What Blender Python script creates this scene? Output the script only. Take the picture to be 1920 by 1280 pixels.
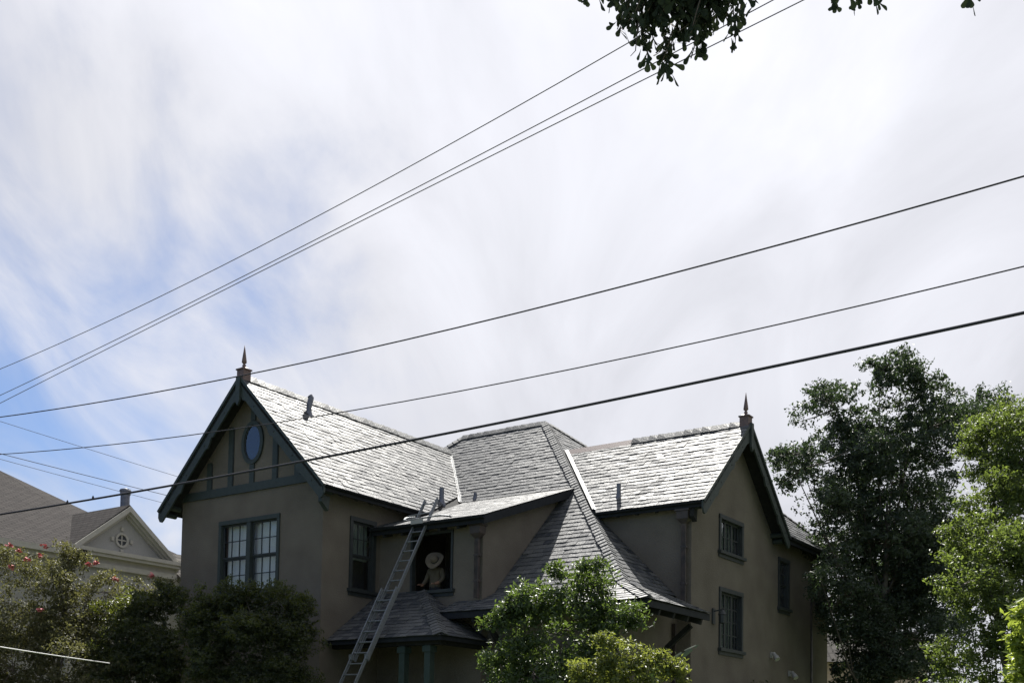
import bpy, bmesh, math, random
import numpy as np
from mathutils import Vector, Matrix
R=math.radians
random.seed(7); rng=np.random.default_rng(11)
scn=bpy.context.scene
COL=scn.collection
for o in list(bpy.data.objects): bpy.data.objects.remove(o)

# ---------------------------------------------------------------- camera
PITCH,ROLL,HEAD=R(3.13),R(0.94),R(34.9)
CAM=Vector((0,0,1.6))
_r=Vector((1,0,0)); _u=Vector((0,-math.sin(PITCH),math.cos(PITCH))); _f=Vector((0,math.cos(PITCH),math.sin(PITCH)))
cr=_r*math.cos(ROLL)+_u*math.sin(ROLL); cu=_u*math.cos(ROLL)-_r*math.sin(ROLL)
cam=bpy.data.cameras.new('camera'); camo=bpy.data.objects.new('camera',cam); COL.objects.link(camo)
m=Matrix((cr,cu,-_f)).transposed().to_4x4(); m.translation=CAM; camo.matrix_world=m
cam.sensor_width=36; cam.lens=39.0; cam.shift_y=1/3; cam.clip_end=4000; cam.clip_start=.05
scn.camera=camo
# ---------------------------------------------------------------- sky, sun, exposure
SUN_AZ,SUN_EL=R(4.2),R(53.5)        # azimuth clockwise from +Y
w=bpy.data.worlds.new('World'); scn.world=w; w.use_nodes=True
nt=w.node_tree; nt.nodes.clear(); N=nt.nodes.new; L=nt.links.new
out=N('ShaderNodeOutputWorld'); bg=N('ShaderNodeBackground'); L(bg.outputs[0],out.inputs[0])
bg.inputs[1].default_value=.05
sky=N('ShaderNodeTexSky'); sky.sky_type='NISHITA'; sky.sun_disc=False
sky.sun_elevation=SUN_EL; sky.sun_rotation=SUN_AZ; sky.air_density=1.0; sky.dust_density=.3; sky.ozone_density=3.0
tc=N('ShaderNodeTexCoord'); sep=N('ShaderNodeSeparateXYZ'); L(tc.outputs['Generated'],sep.inputs[0])
def math_(op,a,b=None,c=None):
    n=N('ShaderNodeMath'); n.operation=op
    for i,x in enumerate((a,b,c)):
        if x is None: continue
        if isinstance(x,(int,float)): n.inputs[i].default_value=x
        else: L(x,n.inputs[i])
    return n.outputs[0]
zz=math_('ADD',math_('MAXIMUM',sep.outputs[2],0.0),.22)
px=math_('DIVIDE',sep.outputs[0],zz); py=math_('DIVIDE',sep.outputs[1],zz)
cmb=N('ShaderNodeCombineXYZ'); L(px,cmb.inputs[0]); L(py,cmb.inputs[1])
def noise(scale,detail,rough,dist,loc,rot=0,sc=(1,1,1)):
    mp=N('ShaderNodeMapping'); mp.inputs['Location'].default_value=loc; mp.inputs['Rotation'].default_value=(0,0,rot); mp.inputs['Scale'].default_value=sc
    L(cmb.outputs[0],mp.inputs[0]); n=N('ShaderNodeTexNoise'); n.inputs['Scale'].default_value=scale
    n.inputs['Detail'].default_value=detail; n.inputs['Roughness'].default_value=rough; n.inputs['Distortion'].default_value=dist
    L(mp.outputs[0],n.inputs[0]); return n.outputs[0]
n1=noise(1.3,6,.52,.6,(2.2,9.9,0),R(35),(1,.6,1))
n2=noise(3.4,8,.55,.8,(9.9,9.9,0),R(-38),(1,.42,1))
n3=noise(1.1,4,.5,.4,(14.1,3.3,0),R(20),(1,.6,1))
# thin high overcast whose cover thins out toward one side of the sky
cover=math_('ADD',math_('ADD',math_('MULTIPLY',n1,1.15),math_('MULTIPLY_ADD',n2,1.25,-.55)),math_('MULTIPLY',sep.outputs[0],.85))
cover=math_('ADD',cover,math_('MULTIPLY',sep.outputs[2],.95))
cover=math_('ADD',cover,math_('MULTIPLY_ADD',sep.outputs[1],.28,-.25))
mr=N('ShaderNodeMapRange'); mr.interpolation_type='SMOOTHSTEP'; L(cover,mr.inputs[0])
mr.inputs[1].default_value=.20; mr.inputs[2].default_value=.96; mr.inputs[3].default_value=.12; mr.inputs[4].default_value=.97
# brightness of the veil: brighter toward the sun (aureole), mottled by noise
sd=(math.sin(SUN_AZ)*math.cos(SUN_EL),math.cos(SUN_AZ)*math.cos(SUN_EL),math.sin(SUN_EL))
dp=N('ShaderNodeVectorMath'); dp.operation='DOT_PRODUCT'; L(tc.outputs['Generated'],dp.inputs[0]); dp.inputs[1].default_value=sd
aur=math_('POWER',math_('MAXIMUM',math_('MULTIPLY_ADD',dp.outputs['Value'],.5,.5),0.0),2.5)
br=math_('ADD',math_('ADD',math_('MULTIPLY',aur,2.0),math_('MULTIPLY',math_('POWER',aur,4.0),1.5)),3.05)
mot=math_('ADD',math_('MULTIPLY',n2,.62),math_('ADD',math_('MULTIPLY',n3,.45),.53))
br=math_('MULTIPLY',br,mot)
cc=N('ShaderNodeMix'); cc.data_type='RGBA'; cc.blend_type='MULTIPLY'; cc.inputs[0].default_value=1
cc.inputs[6].default_value=(.975,.98,1.045,1)
cbr=N('ShaderNodeCombineColor'); [L(br,cbr.inputs[i]) for i in range(3)]; L(cbr.outputs[0],cc.inputs[7])
mx=N('ShaderNodeMix'); mx.data_type='RGBA'; L(mr.outputs[0],mx.inputs[0]); tn=N('ShaderNodeMix'); tn.data_type='RGBA'; tn.blend_type='MULTIPLY'; tn.inputs[0].default_value=1; L(sky.outputs[0],tn.inputs[6]); tn.inputs[7].default_value=(.58,.66,.80,1); L(tn.outputs[2],mx.inputs[6]); L(cc.outputs[2],mx.inputs[7])
L(mx.outputs[2],bg.inputs[0])
sl=bpy.data.lights.new('sun','SUN'); sl.energy=3.8; sl.angle=R(.7); sl.color=(1,.965,.90)
so=bpy.data.objects.new('sun',sl); COL.objects.link(so)
so.rotation_euler=Vector(sd).to_track_quat('Z','Y').to_euler(); so.location=(0,60,90)
vs=scn.view_settings; vs.view_transform='Standard'; vs.look='None'; vs.gamma=1; vs.exposure=1.55; vs.use_curve_mapping=False
scn.render.engine='CYCLES'

# ---------------------------------------------------------------- materials
def mat(name,c1,c2=None,rough=.6,nscale=6,bump=0,bscale=40,spec=.5,metal=0,attr=None,detail=6,rvar=0):
    mt=bpy.data.materials.new(name); mt.use_nodes=True; t=mt.node_tree; p=t.nodes['Principled BSDF']
    p.inputs['Roughness'].default_value=rough; p.inputs['Metallic'].default_value=metal
    p.inputs['Specular IOR Level'].default_value=spec
    p.inputs['Base Color'].default_value=(*c1,1)
    tcn=t.nodes.new('ShaderNodeTexCoord')
    if c2:
        nz=t.nodes.new('ShaderNodeTexNoise'); nz.inputs['Scale'].default_value=nscale; nz.inputs['Detail'].default_value=detail
        t.links.new(tcn.outputs['Object'],nz.inputs[0])
        fac=nz.outputs[0]
        mr=t.nodes.new('ShaderNodeMapRange'); mr.inputs[1].default_value=.3; mr.inputs[2].default_value=.7; t.links.new(fac,mr.inputs[0]); fac=mr.outputs[0]
        if attr:
            at=t.nodes.new('ShaderNodeAttribute'); at.attribute_name=attr
            ma=t.nodes.new('ShaderNodeMath'); ma.operation='MULTIPLY_ADD'; t.links.new(fac,ma.inputs[0]); ma.inputs[1].default_value=.3
            mb=t.nodes.new('ShaderNodeMath'); mb.operation='MULTIPLY'; t.links.new(at.outputs['Fac'],mb.inputs[0]); mb.inputs[1].default_value=.8
            t.links.new(mb.outputs[0],ma.inputs[2]); fac=ma.outputs[0]
        mxn=t.nodes.new('ShaderNodeMix'); mxn.data_type='RGBA'; t.links.new(fac,mxn.inputs[0])
        mxn.inputs[6].default_value=(*c1,1); mxn.inputs[7].default_value=(*c2,1); t.links.new(mxn.outputs[2],p.inputs['Base Color'])
        if rvar:
            rr=t.nodes.new('ShaderNodeMath'); rr.operation='MULTIPLY_ADD'; t.links.new(fac,rr.inputs[0]); rr.inputs[1].default_value=rvar; rr.inputs[2].default_value=rough
            t.links.new(rr.outputs[0],p.inputs['Roughness'])
    if bump:
        nb=t.nodes.new('ShaderNodeTexNoise'); nb.inputs['Scale'].default_value=bscale; nb.inputs['Detail'].default_value=5
        t.links.new(tcn.outputs['Object'],nb.inputs[0])
        bp=t.nodes.new('ShaderNodeBump'); bp.inputs['Strength'].default_value=bump; bp.inputs['Distance'].default_value=.02
        t.links.new(nb.outputs[0],bp.inputs['Height']); t.links.new(bp.outputs[0],p.inputs['Normal'])
    return mt
def leafmat(name,c1,c2,ct,trans=.35,rough=.38,spec=.5):
    mt=bpy.data.materials.new(name); mt.use_nodes=True; t=mt.node_tree; p=t.nodes['Principled BSDF']; o=t.nodes['Material Output']
    at=t.nodes.new('ShaderNodeAttribute'); at.attribute_name='tone'
    mxn=t.nodes.new('ShaderNodeMix'); mxn.data_type='RGBA'; t.links.new(at.outputs['Fac'],mxn.inputs[0])
    mxn.inputs[6].default_value=(*c1,1); mxn.inputs[7].default_value=(*c2,1); t.links.new(mxn.outputs[2],p.inputs['Base Color'])
    p.inputs['Roughness'].default_value=rough; p.inputs['Specular IOR Level'].default_value=spec
    tr=t.nodes.new('ShaderNodeBsdfTranslucent'); tr.inputs[0].default_value=(*ct,1)
    ms=t.nodes.new('ShaderNodeMixShader'); ms.inputs[0].default_value=trans
    t.links.new(p.outputs[0],ms.inputs[1]); t.links.new(tr.outputs[0],ms.inputs[2]); t.links.new(ms.outputs[0],o.inputs[0])
    return mt
def glassmat(name,tint,ior=1.5):
    mt=bpy.data.materials.new(name); mt.use_nodes=True; t=mt.node_tree; t.nodes.remove(t.nodes['Principled BSDF']); o=t.nodes['Material Output']
    lwt=t.nodes.new('ShaderNodeLayerWeight'); pw=t.nodes.new('ShaderNodeMath'); pw.operation='POWER'; t.links.new(lwt.outputs['Facing'],pw.inputs[0]); pw.inputs[1].default_value=4
    f0=((ior-1)/(ior+1))**2; fr=t.nodes.new('ShaderNodeMath'); fr.operation='MULTIPLY_ADD'; t.links.new(pw.outputs[0],fr.inputs[0]); fr.inputs[1].default_value=1-f0; fr.inputs[2].default_value=f0
    tp=t.nodes.new('ShaderNodeBsdfTransparent'); tp.inputs[0].default_value=(*tint,1)
    gl=t.nodes.new('ShaderNodeBsdfGlossy'); gl.inputs['Roughness'].default_value=.03
    nb=t.nodes.new('ShaderNodeTexNoise'); nb.inputs['Scale'].default_value=2.5
    tcn=t.nodes.new('ShaderNodeTexCoord'); t.links.new(tcn.outputs['Object'],nb.inputs[0])
    bp=t.nodes.new('ShaderNodeBump'); bp.inputs['Strength'].default_value=.15; bp.inputs['Distance'].default_value=.05
    t.links.new(nb.outputs[0],bp.inputs['Height']); t.links.new(bp.outputs[0],gl.inputs['Normal'])
    ms=t.nodes.new('ShaderNodeMixShader'); t.links.new(fr.outputs[0],ms.inputs[0]); t.links.new(tp.outputs[0],ms.inputs[1]); t.links.new(gl.outputs[0],ms.inputs[2])
    t.links.new(ms.outputs[0],o.inputs[0]); return mt
def shinglemat(name,c1,c2,sx,sy,rot):
    # asphalt shingles too far away to tell apart: courses as colour and bump
    mt=mat(name,c1,c2,rough=.95,nscale=30,spec=.05); t=mt.node_tree; p=t.nodes['Principled BSDF']
    tcn=t.nodes.new('ShaderNodeTexCoord'); mp=t.nodes.new('ShaderNodeMapping'); mp.inputs['Rotation'].default_value=rot
    t.links.new(tcn.outputs['Object'],mp.inputs[0])
    bk=t.nodes.new('ShaderNodeTexBrick'); t.links.new(mp.outputs[0],bk.inputs[0]); bk.inputs['Scale'].default_value=1
    bk.inputs['Brick Width'].default_value=sx; bk.inputs['Row Height'].default_value=sy; bk.inputs['Mortar Size'].default_value=sy*.13
    bk.inputs['Color1'].default_value=(1,1,1,1); bk.inputs['Color2'].default_value=(.72,.72,.74,1); bk.inputs['Mortar'].default_value=(.45,.45,.47,1)
    src=p.inputs['Base Color'].links[0].from_socket
    mm=t.nodes.new('ShaderNodeMix'); mm.data_type='RGBA'; mm.blend_type='MULTIPLY'; mm.inputs[0].default_value=1
    t.links.new(src,mm.inputs[6]); t.links.new(bk.outputs[0],mm.inputs[7]); t.links.new(mm.outputs[2],p.inputs['Base Color'])
    bp=t.nodes.new('ShaderNodeBump'); bp.inputs['Strength'].default_value=.6; bp.inputs['Distance'].default_value=.02
    t.links.new(bk.outputs['Fac'],bp.inputs['Height']); bp.invert=True; t.links.new(bp.outputs[0],p.inputs['Normal'])
    return mt
M={}
M['stucco']=mat('stucco',(.125,.109,.092),(.168,.149,.126),rough=.92,nscale=1.1,bump=.5,bscale=28,spec=.2)
M['teal']=mat('teal_paint',(.028,.039,.037),(.040,.052,.049),rough=.6,nscale=7,bump=.25,bscale=25)
M['darkwood']=mat('dark_wood',(.020,.021,.022),(.034,.034,.034),rough=.85,nscale=9,spec=.15)
M['slate']=mat('slate',(.022,.028,.038),(.132,.134,.134),rough=.70,nscale=9,bump=.5,bscale=22,spec=.20,attr='tone',rvar=-.22)
M['lead']=mat('lead_flashing',(.28,.29,.29),(.38,.38,.37),rough=.5,nscale=8,spec=.5)
M['copper']=mat('aged_copper',(.11,.072,.065),(.16,.105,.098),rough=.55,nscale=12,bump=.2)
M['copperdark']=mat('dark_copper',(.030,.025,.025),(.075,.055,.048),rough=.55,nscale=5)
M['zinc']=mat('galvanised_metal',(.11,.12,.15),(.18,.19,.23),rough=.55,nscale=14,metal=.3)
M['alu']=mat('aluminium',(.15,.165,.18),(.22,.235,.25),rough=.5,nscale=20,metal=.35)
M['gutter']=mat('gutter_paint',(.014,.016,.020),(.022,.025,.030),rough=.7,nscale=6,spec=.2)
M['glass']=glassmat('window_glass',(.93,.95,.96))
M['ovalglass']=glassmat('oval_glass',(.35,.50,.62),2.1)
M['curtain']=mat('white_curtain',(.72,.75,.80),(.84,.86,.88),rough=.9,nscale=3)
M['curtaing']=mat('sage_curtain',(.16,.19,.17),(.24,.27,.24),rough=.9,nscale=3)
M['room']=mat('room_plaster',(.16,.155,.15),rough=.9)
M['muntin']=mat('sash_paint',(.022,.028,.030),(.034,.040,.042),rough=.55)
M['green']=mat('green_post_paint',(.026,.044,.038),(.036,.058,.050),rough=.6,nscale=8)
M['rubber']=mat('cable_rubber',(.045,.045,.058),rough=.85,spec=.1)
M['cablegrey']=mat('cable_grey',(.10,.10,.115),rough=.85,spec=.1)
M['cablewhite']=mat('cable_white',(.55,.55,.56),rough=.5)
M['nwall']=mat('neighbour_shingle_wall',(.34,.335,.32),(.40,.395,.38),rough=.85,nscale=30,bump=.3,bscale=40)
M['ntrim']=mat('neighbour_trim',(.40,.385,.34),(.46,.44,.39),rough=.65,nscale=5)
M['nroof']=shinglemat('asphalt_shingles',(.040,.037,.036),(.060,.055,.053),.34,.15,(0,0,R(90)))
M['nroof2']=shinglemat('asphalt_shingles_side',(.040,.037,.036),(.060,.055,.053),.34,.15,(0,0,0))
M['nroof3']=shinglemat('asphalt_shingles_rear',(.085,.08,.072),(.125,.12,.11),.5,.25,(0,0,R(90)))
M['bark']=mat('bark',(.06,.05,.042),(.13,.11,.095),rough=.9,nscale=8,bump=.8,bscale=14)
M['oakleaf']=leafmat('oak_leaf',(.026,.038,.030),(.075,.098,.066),(.075,.12,.035),.24,.55,.28)
M['lightleaf']=leafmat('light_leaf',(.038,.062,.022),(.095,.125,.045),(.20,.27,.045),.38,.52,.28)
M['bushleaf']=leafmat('glossy_leaf',(.022,.042,.022),(.065,.098,.040),(.16,.24,.04),.32,.45,.38)
M['shrubleaf']=leafmat('shrub_leaf',(.040,.070,.022),(.13,.145,.05),(.28,.32,.05),.38,.45,.35)
M['pinkleaf']=leafmat('crape_leaf',(.050,.060,.030),(.135,.122,.072),(.18,.18,.055),.34,.55,.25)
M['hedgeleaf']=leafmat('hedge_leaf',(.014,.022,.014),(.036,.050,.024),(.22,.26,.03),.30,.45,.4)
M['sprigleaf']=leafmat('bright_leaf',(.075,.12,.02),(.15,.21,.04),(.36,.44,.06),.45,.4)
M['branchleaf']=leafmat('overhead_oak_leaf',(.020,.030,.022),(.035,.050,.032),(.05,.07,.03),.08,.8,.1)
M['banana']=leafmat('banana_leaf',(.022,.042,.022),(.045,.075,.035),(.10,.18,.03),.15,.35)
M['petal']=mat('pink_petal',(.52,.13,.15),(.62,.22,.22),rough=.7,nscale=9)
M['grass']=mat('lawn_grass',(.05,.075,.025),(.09,.11,.04),rough=.9,nscale=3,bump=.6,bscale=60)
M['asphalt']=mat('asphalt',(.04,.04,.042),(.06,.06,.06),rough=.9,nscale=20,bump=.5,bscale=80)
M['concrete']=mat('concrete',(.30,.29,.27),(.38,.37,.35),rough=.9,nscale=5,bump=.3)
M['straw']=mat('straw_weave',(.15,.122,.092),(.21,.175,.135),rough=.85,nscale=60,bump=.8,bscale=120)
M['skin']=mat('skin',(.22,.12,.08),rough=.6)
M['khaki']=mat('khaki_cloth',(.075,.062,.042),(.10,.085,.06),rough=.9,nscale=5,bump=.3)
M['darkcloth']=mat('dark_cloth',(.015,.015,.018),(.03,.03,.035),rough=.9)
M['hair']=mat('dark_hair',(.012,.010,.009),rough=.6)
M['siding']=mat('beige_siding',(.42,.33,.26),(.50,.40,.32),rough=.8,nscale=3)
M['lampwhite']=mat('white_enamel',(.34,.34,.33),rough=.45)

# ---------------------------------------------------------------- mesh helpers
class MB:
    def __init__(s): s.v=[]; s.f=[]; s.t=[]
    def add(s,vs,fs,tone=None):
        b=len(s.v); s.v+= [tuple(v) for v in vs]; s.f+=[tuple(b+i for i in f) for f in fs]
        if tone is not None: s.t+=[tone]*len(vs)
        return s
    def box(s,x0,x1,y0,y1,z0,z1,fm=None):
        P=[(x,y,z) for z in (z0,z1) for y in (y0,y1) for x in (x0,x1)]
        if fm: P=[fm(*p) for p in P]
        return s.add(P,[(0,2,3,1),(4,5,7,6),(0,1,5,4),(2,6,7,3),(0,4,6,2),(1,3,7,5)])
    def beam(s,a,b,wd,th,up=(0,0,1)):
        a=Vector(a);b=Vector(b);d=(b-a).normalized();up=Vector(up); x=d.cross(up).normalized(); y=x.cross(d)
        P=[p+x*i*wd/2+y*j*th/2 for p in (a,b) for i,j in ((-1,-1),(1,-1),(1,1),(-1,1))]
        return s.add(P,[(3,2,1,0),(4,5,6,7),(0,1,5,4),(1,2,6,5),(2,3,7,6),(3,0,4,7)])
    def tube(s,pts,r,n=8,r2=None,caps=True):
        pts=[Vector(p) for p in pts]; k=len(pts); rings=[]
        ref=Vector((0,0,1)) if abs((pts[1]-pts[0]).normalized().z)<.9 else Vector((1,0,0))
        for i,p in enumerate(pts):
            d=(pts[min(i+1,k-1)]-pts[max(i-1,0)]).normalized()
            x=d.cross(ref).normalized(); y=x.cross(d).normalized()
            rr=r if r2 is None else r+(r2-r)*i/(k-1)
            if isinstance(r,(list,tuple)): rr=r[i]
            rings.append([p+x*math.cos(2*math.pi*j/n)*rr+y*math.sin(2*math.pi*j/n)*rr for j in range(n)])
        V=[q for rg in rings for q in rg]; F=[]
        for i in range(k-1):
            for j in range(n):
                a=i*n+j;b=i*n+(j+1)%n; F.append((a,b,b+n,a+n))
        if caps: F.append(tuple(range(n-1,-1,-1))); F.append(tuple((k-1)*n+j for j in range(n)))
        return s.add(V,F)
    def lathe(s,c,prof,n=16,ax=None):
        c=Vector(c); q=Vector(ax).to_track_quat('Z','Y') if ax else None
        V=[];F=[]
        for r,z in prof:
            for j in range(n):
                p=Vector((r*math.cos(2*math.pi*j/n),r*math.sin(2*math.pi*j/n),z))
                V.append(c+(q@p if q else p))
        for i in range(len(prof)-1):
            for j in range(n):
                a=i*n+j;b=i*n+(j+1)%n; F.append((a,b,b+n,a+n))
        F.append(tuple(range(n-1,-1,-1))); F.append(tuple((len(prof)-1)*n+j for j in range(n)))
        return s.add(V,F)
    def prism(s,poly,off):
        """closed 3d polygon extruded by vector off"""
        P=[Vector(p) for p in poly]; n=len(P); o=Vector(off)
        V=P+[p+o for p in P]
        return s.add(V,[tuple(range(n)),tuple(range(2*n-1,n-1,-1))]+[(i,(i+1)%n+0,(i+1)%n+n,i+n) for i in range(n)])
    def build(s,name,mt,parent=None,smooth=False,center=False,fix=True):
        me=bpy.data.meshes.new(name); V=s.v; loc=Vector((0,0,0))
        if center and V:
            loc=sum((Vector(v) for v in V),Vector())/len(V); V=[tuple(Vector(v)-loc) for v in V]
        me.from_pydata(V,[],s.f)
        if fix:
            bm=bmesh.new(); bm.from_mesh(me); bmesh.ops.recalc_face_normals(bm,faces=bm.faces); bm.to_mesh(me); bm.free()
        if s.t:
            a=me.attributes.new('tone','FLOAT','POINT'); a.data.foreach_set('value',s.t)
        me.materials.append(M[mt] if isinstance(mt,str) else mt)
        if smooth: me.polygons.foreach_set('use_smooth',[True]*len(me.polygons))
        me.update()
        o=bpy.data.objects.new(name,me); COL.objects.link(o); o.parent=parent; o.location=loc
        return o
def empty(name,loc,rz=0):
    o=bpy.data.objects.new(name,None); COL.objects.link(o); o.location=loc; o.rotation_euler=(0,0,rz); o.empty_display_size=.3
    return o
def tag(o,label=None,cat=None,group=None,kind=None):
    if label: o['label']=label
    if cat: o['category']=cat
    if group: o['group']=group
    if kind: o['kind']=kind
    return o
def Smap(c): return lambda x,o,z:(x,c-o,z)      # wall facing -v (x=u)
def Emap(c): return lambda x,o,z:(c+o,x,z)      # wall facing +u (x=v)

# ---------------------------------------------------------------- ground
g=MB(); g.add([(-400,-300,0),(400,-300,0),(400,700,0),(-400,700,0)],[(0,1,2,3)]); tag(g.build('ground','grass',fix=False),kind='structure')
ORG=Vector((-4.71,27.0,0)); E1=Vector((math.cos(HEAD),-math.sin(HEAD),0)); E2=Vector((math.sin(HEAD),math.cos(HEAD),0))
def wor(u,v,z): return ORG+E1*u+E2*v+Vector((0,0,z))
def strip(v0,v1,z,name,mt,h=0):
    b=MB(); P=[wor(-150,v0,z),wor(150,v0,z),wor(150,v1,z),wor(-150,v1,z)]
    if h: b.prism(P,(0,0,-h))
    else: b.add(P,[(0,1,2,3)])
    return tag(b.build(name,mt),kind='structure')
strip(-29,-19.6,.006,'road','asphalt')
strip(-19.6,-19.4,.13,'kerb','concrete',.13)
strip(-17.6,-16.0,.03,'sidewalk','concrete',.03)

# ================================================================ HOUSE (local u,v,z)
HOUSE=tag(empty('house',ORG,-HEAD),'taupe stucco two-storey house with steep slate roofs and two spired gables','house')
def hpix(p):
    q=wor(*p)-CAM; d=q.dot(_f); return (960+2080*q.dot(cr)/d, 1280-2080*q.dot(cu)/d)
CAML=Vector(((CAM-ORG).dot(E1),(CAM-ORG).dot(E2),CAM.z))
POOL=[]
def clip(poly,cp):
    """Sutherland-Hodgman, cp convex ccw"""
    out_=poly
    for i in range(len(cp)):
        a=cp[i];b=cp[(i+1)%len(cp)]; inp=out_; out_=[]
        if not inp: return []
        f=lambda p:(b[0]-a[0])*(p[1]-a[1])-(b[1]-a[1])*(p[0]-a[0])
        for j in range(len(inp)):
            p=inp[j];q=inp[(j+1)%len(inp)]; fp=f(p);fq=f(q)
            if fp>=0: out_.append(p)
            if (fp>=0)!=(fq>=0):
                t=fp/(fp-fq); out_.append((p[0]+(q[0]-p[0])*t,p[1]+(q[1]-p[1])*t))
    return out_
def area(p): return .5*sum(p[i][0]*p[(i+1)%len(p)][1]-p[(i+1)%len(p)][0]*p[i][1] for i in range(len(p)))
def slates(roof,poly,visible=True,expo=.18,wmin=.19,wmax=.36,flat=1.0):
    """lay lapped slates on the planar polygon (3d local), course lines horizontal"""
    P=[Vector(p) for p in poly]
    n=Vector((0,0,0))
    for i in range(1,len(P)-1): n+=(P[i]-P[0]).cross(P[i+1]-P[0])
    n.normalize()
    if n.z<0: n=-n; P=P[::-1]
    s=Vector((0,0,1)).cross(n).normalized(); t=n.cross(s).normalized(); o=P[0]
    S=[((p-o).dot(s),(p-o).dot(t)) for p in P]
    if area(S)<0: S=S[::-1]
    tmin=min(q[1] for q in S); tmax=max(q[1] for q in S); smin=min(q[0] for q in S); smax=max(q[0] for q in S)
    lap=.06; row=0; t0=tmin
    while t0<tmax-.02:
        x=smin-random.uniform(0,wmax)
        while x<smax:
            wd=random.uniform(wmin,wmax); g=random.uniform(.002,.006)
            j0=random.gauss(0,.006); j1=j0+random.gauss(0,.003)
            if random.random()<.02: j0-=.02; j1-=.02
            q=[(x+g,t0+j0),(x+wd-g,t0+j1),(x+wd-g,t0+expo+lap),(x+g,t0+expo+lap)]
            c=clip(q,S)
            if len(c)>=3 and area(c)>.004:
                lift=(.015+random.uniform(-.003,.005))*flat; th=(.014+random.uniform(-.003,.004))*(.4+.6*flat); tw=random.gauss(0,.0045)*flat
                h=lambda a,b:.006+lift*(1-(b-t0)/(expo+lap))+tw*((a-x)/wd-.5)
                top=[o+s*a+t*b+n*(h(a,b)+th) for a,b in c]; bot=[o+s*a+t*b+n*h(a,b) for a,b in c]
                k=len(c); F=[tuple(range(k))]+[(i,(i+1)%k,(i+1)%k+k,i+k) for i in range(k)]
                cen=sum(top,Vector())/k; vd=CAML-cen
                pa=area(c)*max(0,vd.normalized().dot(n))/vd.length_squared if visible else 0
                r=random.random(); tone=min(1,max(0,random.gauss(.5,.29)))
                POOL.append((pa,roof,top+bot,F,tone))
            x+=wd
        t0+=expo*(1+random.gauss(0,.01)); row+=1
def deck(mb,poly,th=.11):
    P=[Vector(p) for p in poly]; n=(P[1]-P[0]).cross(P[2]-P[0]).normalized()
    if n.z<0: n=-n
    mb.prism([p-n*.004 for p in P],-n*th)
def caps(roof,name,p0,p1,dA,dB,nA,nB,wid=.2,step=.17,comb=0.0,base=.035,lift=.028,ln=1.45):
    """lapped V-shaped cap slates from p0 (start) to p1; dA,dB unit vectors down each slope"""
    p0=Vector(p0);p1=Vector(p1);d=(p1-p0);Ln=d.length;d.normalize(); dA=Vector(dA).normalized();dB=Vector(dB).normalized();nA=Vector(nA).normalized();nB=Vector(nB).normalized()
    k=max(2,int(Ln/step)); up=(nA+nB).normalized(); q=up.dot(nA)
    for i in range(k):
        a=p0+d*(Ln*i/k); b=p0+d*min(Ln*i/k+step*ln,Ln+.03)
        jw=random.uniform(-.015,.015); l=lift*random.uniform(.8,1.3); th=.016
        mb=MB(); rows=[]
        for pt,hh in ((a,base+l),(b,base)):
            ridge=pt+up*(hh/q)
            A=pt+dA*(wid+jw)+nA*hh; B=pt+dB*(wid-jw)+nB*hh
            ridge2=ridge+up*(th/q); A2=A+nA*th; B2=B+nB*th
            if comb:
                ridge2=ridge2-dB*comb*random.uniform(.7,1.2)*(1.0 if pt is a else .55)
            rows.append([A,ridge,B,B2,ridge2,A2])
        V=rows[0]+rows[1]; F=[(5,4,3,2,1,0),(6,7,8,9,10,11)]+[(j,(j+1)%6,(j+1)%6+6,j+6) for j in range(6)]
        mb.add(V,F,min(1,max(0,random.gauss(.55,.2))))
        mb.build(name,'slate',roof,center=True)

# ---- planes
LWc,LWz,LWm,LWe=-2.67,10.93,1.02,3.10           # ridge u, ridge z, slope, half span of the left wing
lw=lambda u,v:(u,v,LWz-LWm*abs(u-LWc))
MN=lambda u,v:(u,v,.975*v+2.75)                  # main slope facing -v
ME=lambda u,v:(u,v,.975*(9.62-u)+2.75)           # main slope facing +u
SH=lambda u,v:(u,v,7.08+.354*(v-1.75))           # shed dormer roof
RWc,RWz,RWm,RWe=7.80,10.15,.905,2.85
rw=lambda u,v:(u,v,RWz-RWm*abs(v-RWc))
FN=lambda u,v:(u,v,4.72+.452*(v-1.35))           # flared eaves
FE=lambda u,v:(u,v,4.72+.452*(8.27-u))
PN=lambda u,v:(u,v,4.05+.723*(v-.22))            # porch
PE=lambda u,v:(u,v,4.05+.66*(3.60-u))
def roof(name,polys,mt='darkwood'):
    mb=MB()
    for p in polys: deck(mb,p)
    return mb.build(name,mt,HOUSE)
def V_(fn,*pts): return [fn(*p) for p in pts]
# left wing gable roof
LWv0=-.45
pR=V_(lw,(LWc,LWv0),(LWc,8.39),(-.361,5.974),(.43,3.694),(.43,LWv0))
pL=V_(lw,(LWc,LWv0),(LWc-LWe,LWv0),(LWc-LWe,7.0),(LWc,8.39))
r1=roof('gable_roof',[pR,pL])
pRs=V_(lw,(LWc,LWv0-.02),(LWc,8.33),(-.43,5.974),(.34,3.75),(.46,3.45),(.46,LWv0-.02))
slates(r1,pRs); slates(r1,V_(lw,(LWc,LWv0-.02),(LWc-LWe-.03,LWv0-.02),(LWc-LWe-.03,7.0),(LWc,8.3)),False)
caps(r1,'ridge_slate',(LWc,8.3,LWz),(LWc,LWv0+.28,LWz),(1,0,-LWm),(-1,0,-LWm),(LWm,0,1),(-LWm,0,1),.19,.26,comb=.035,lift=.010)
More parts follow.
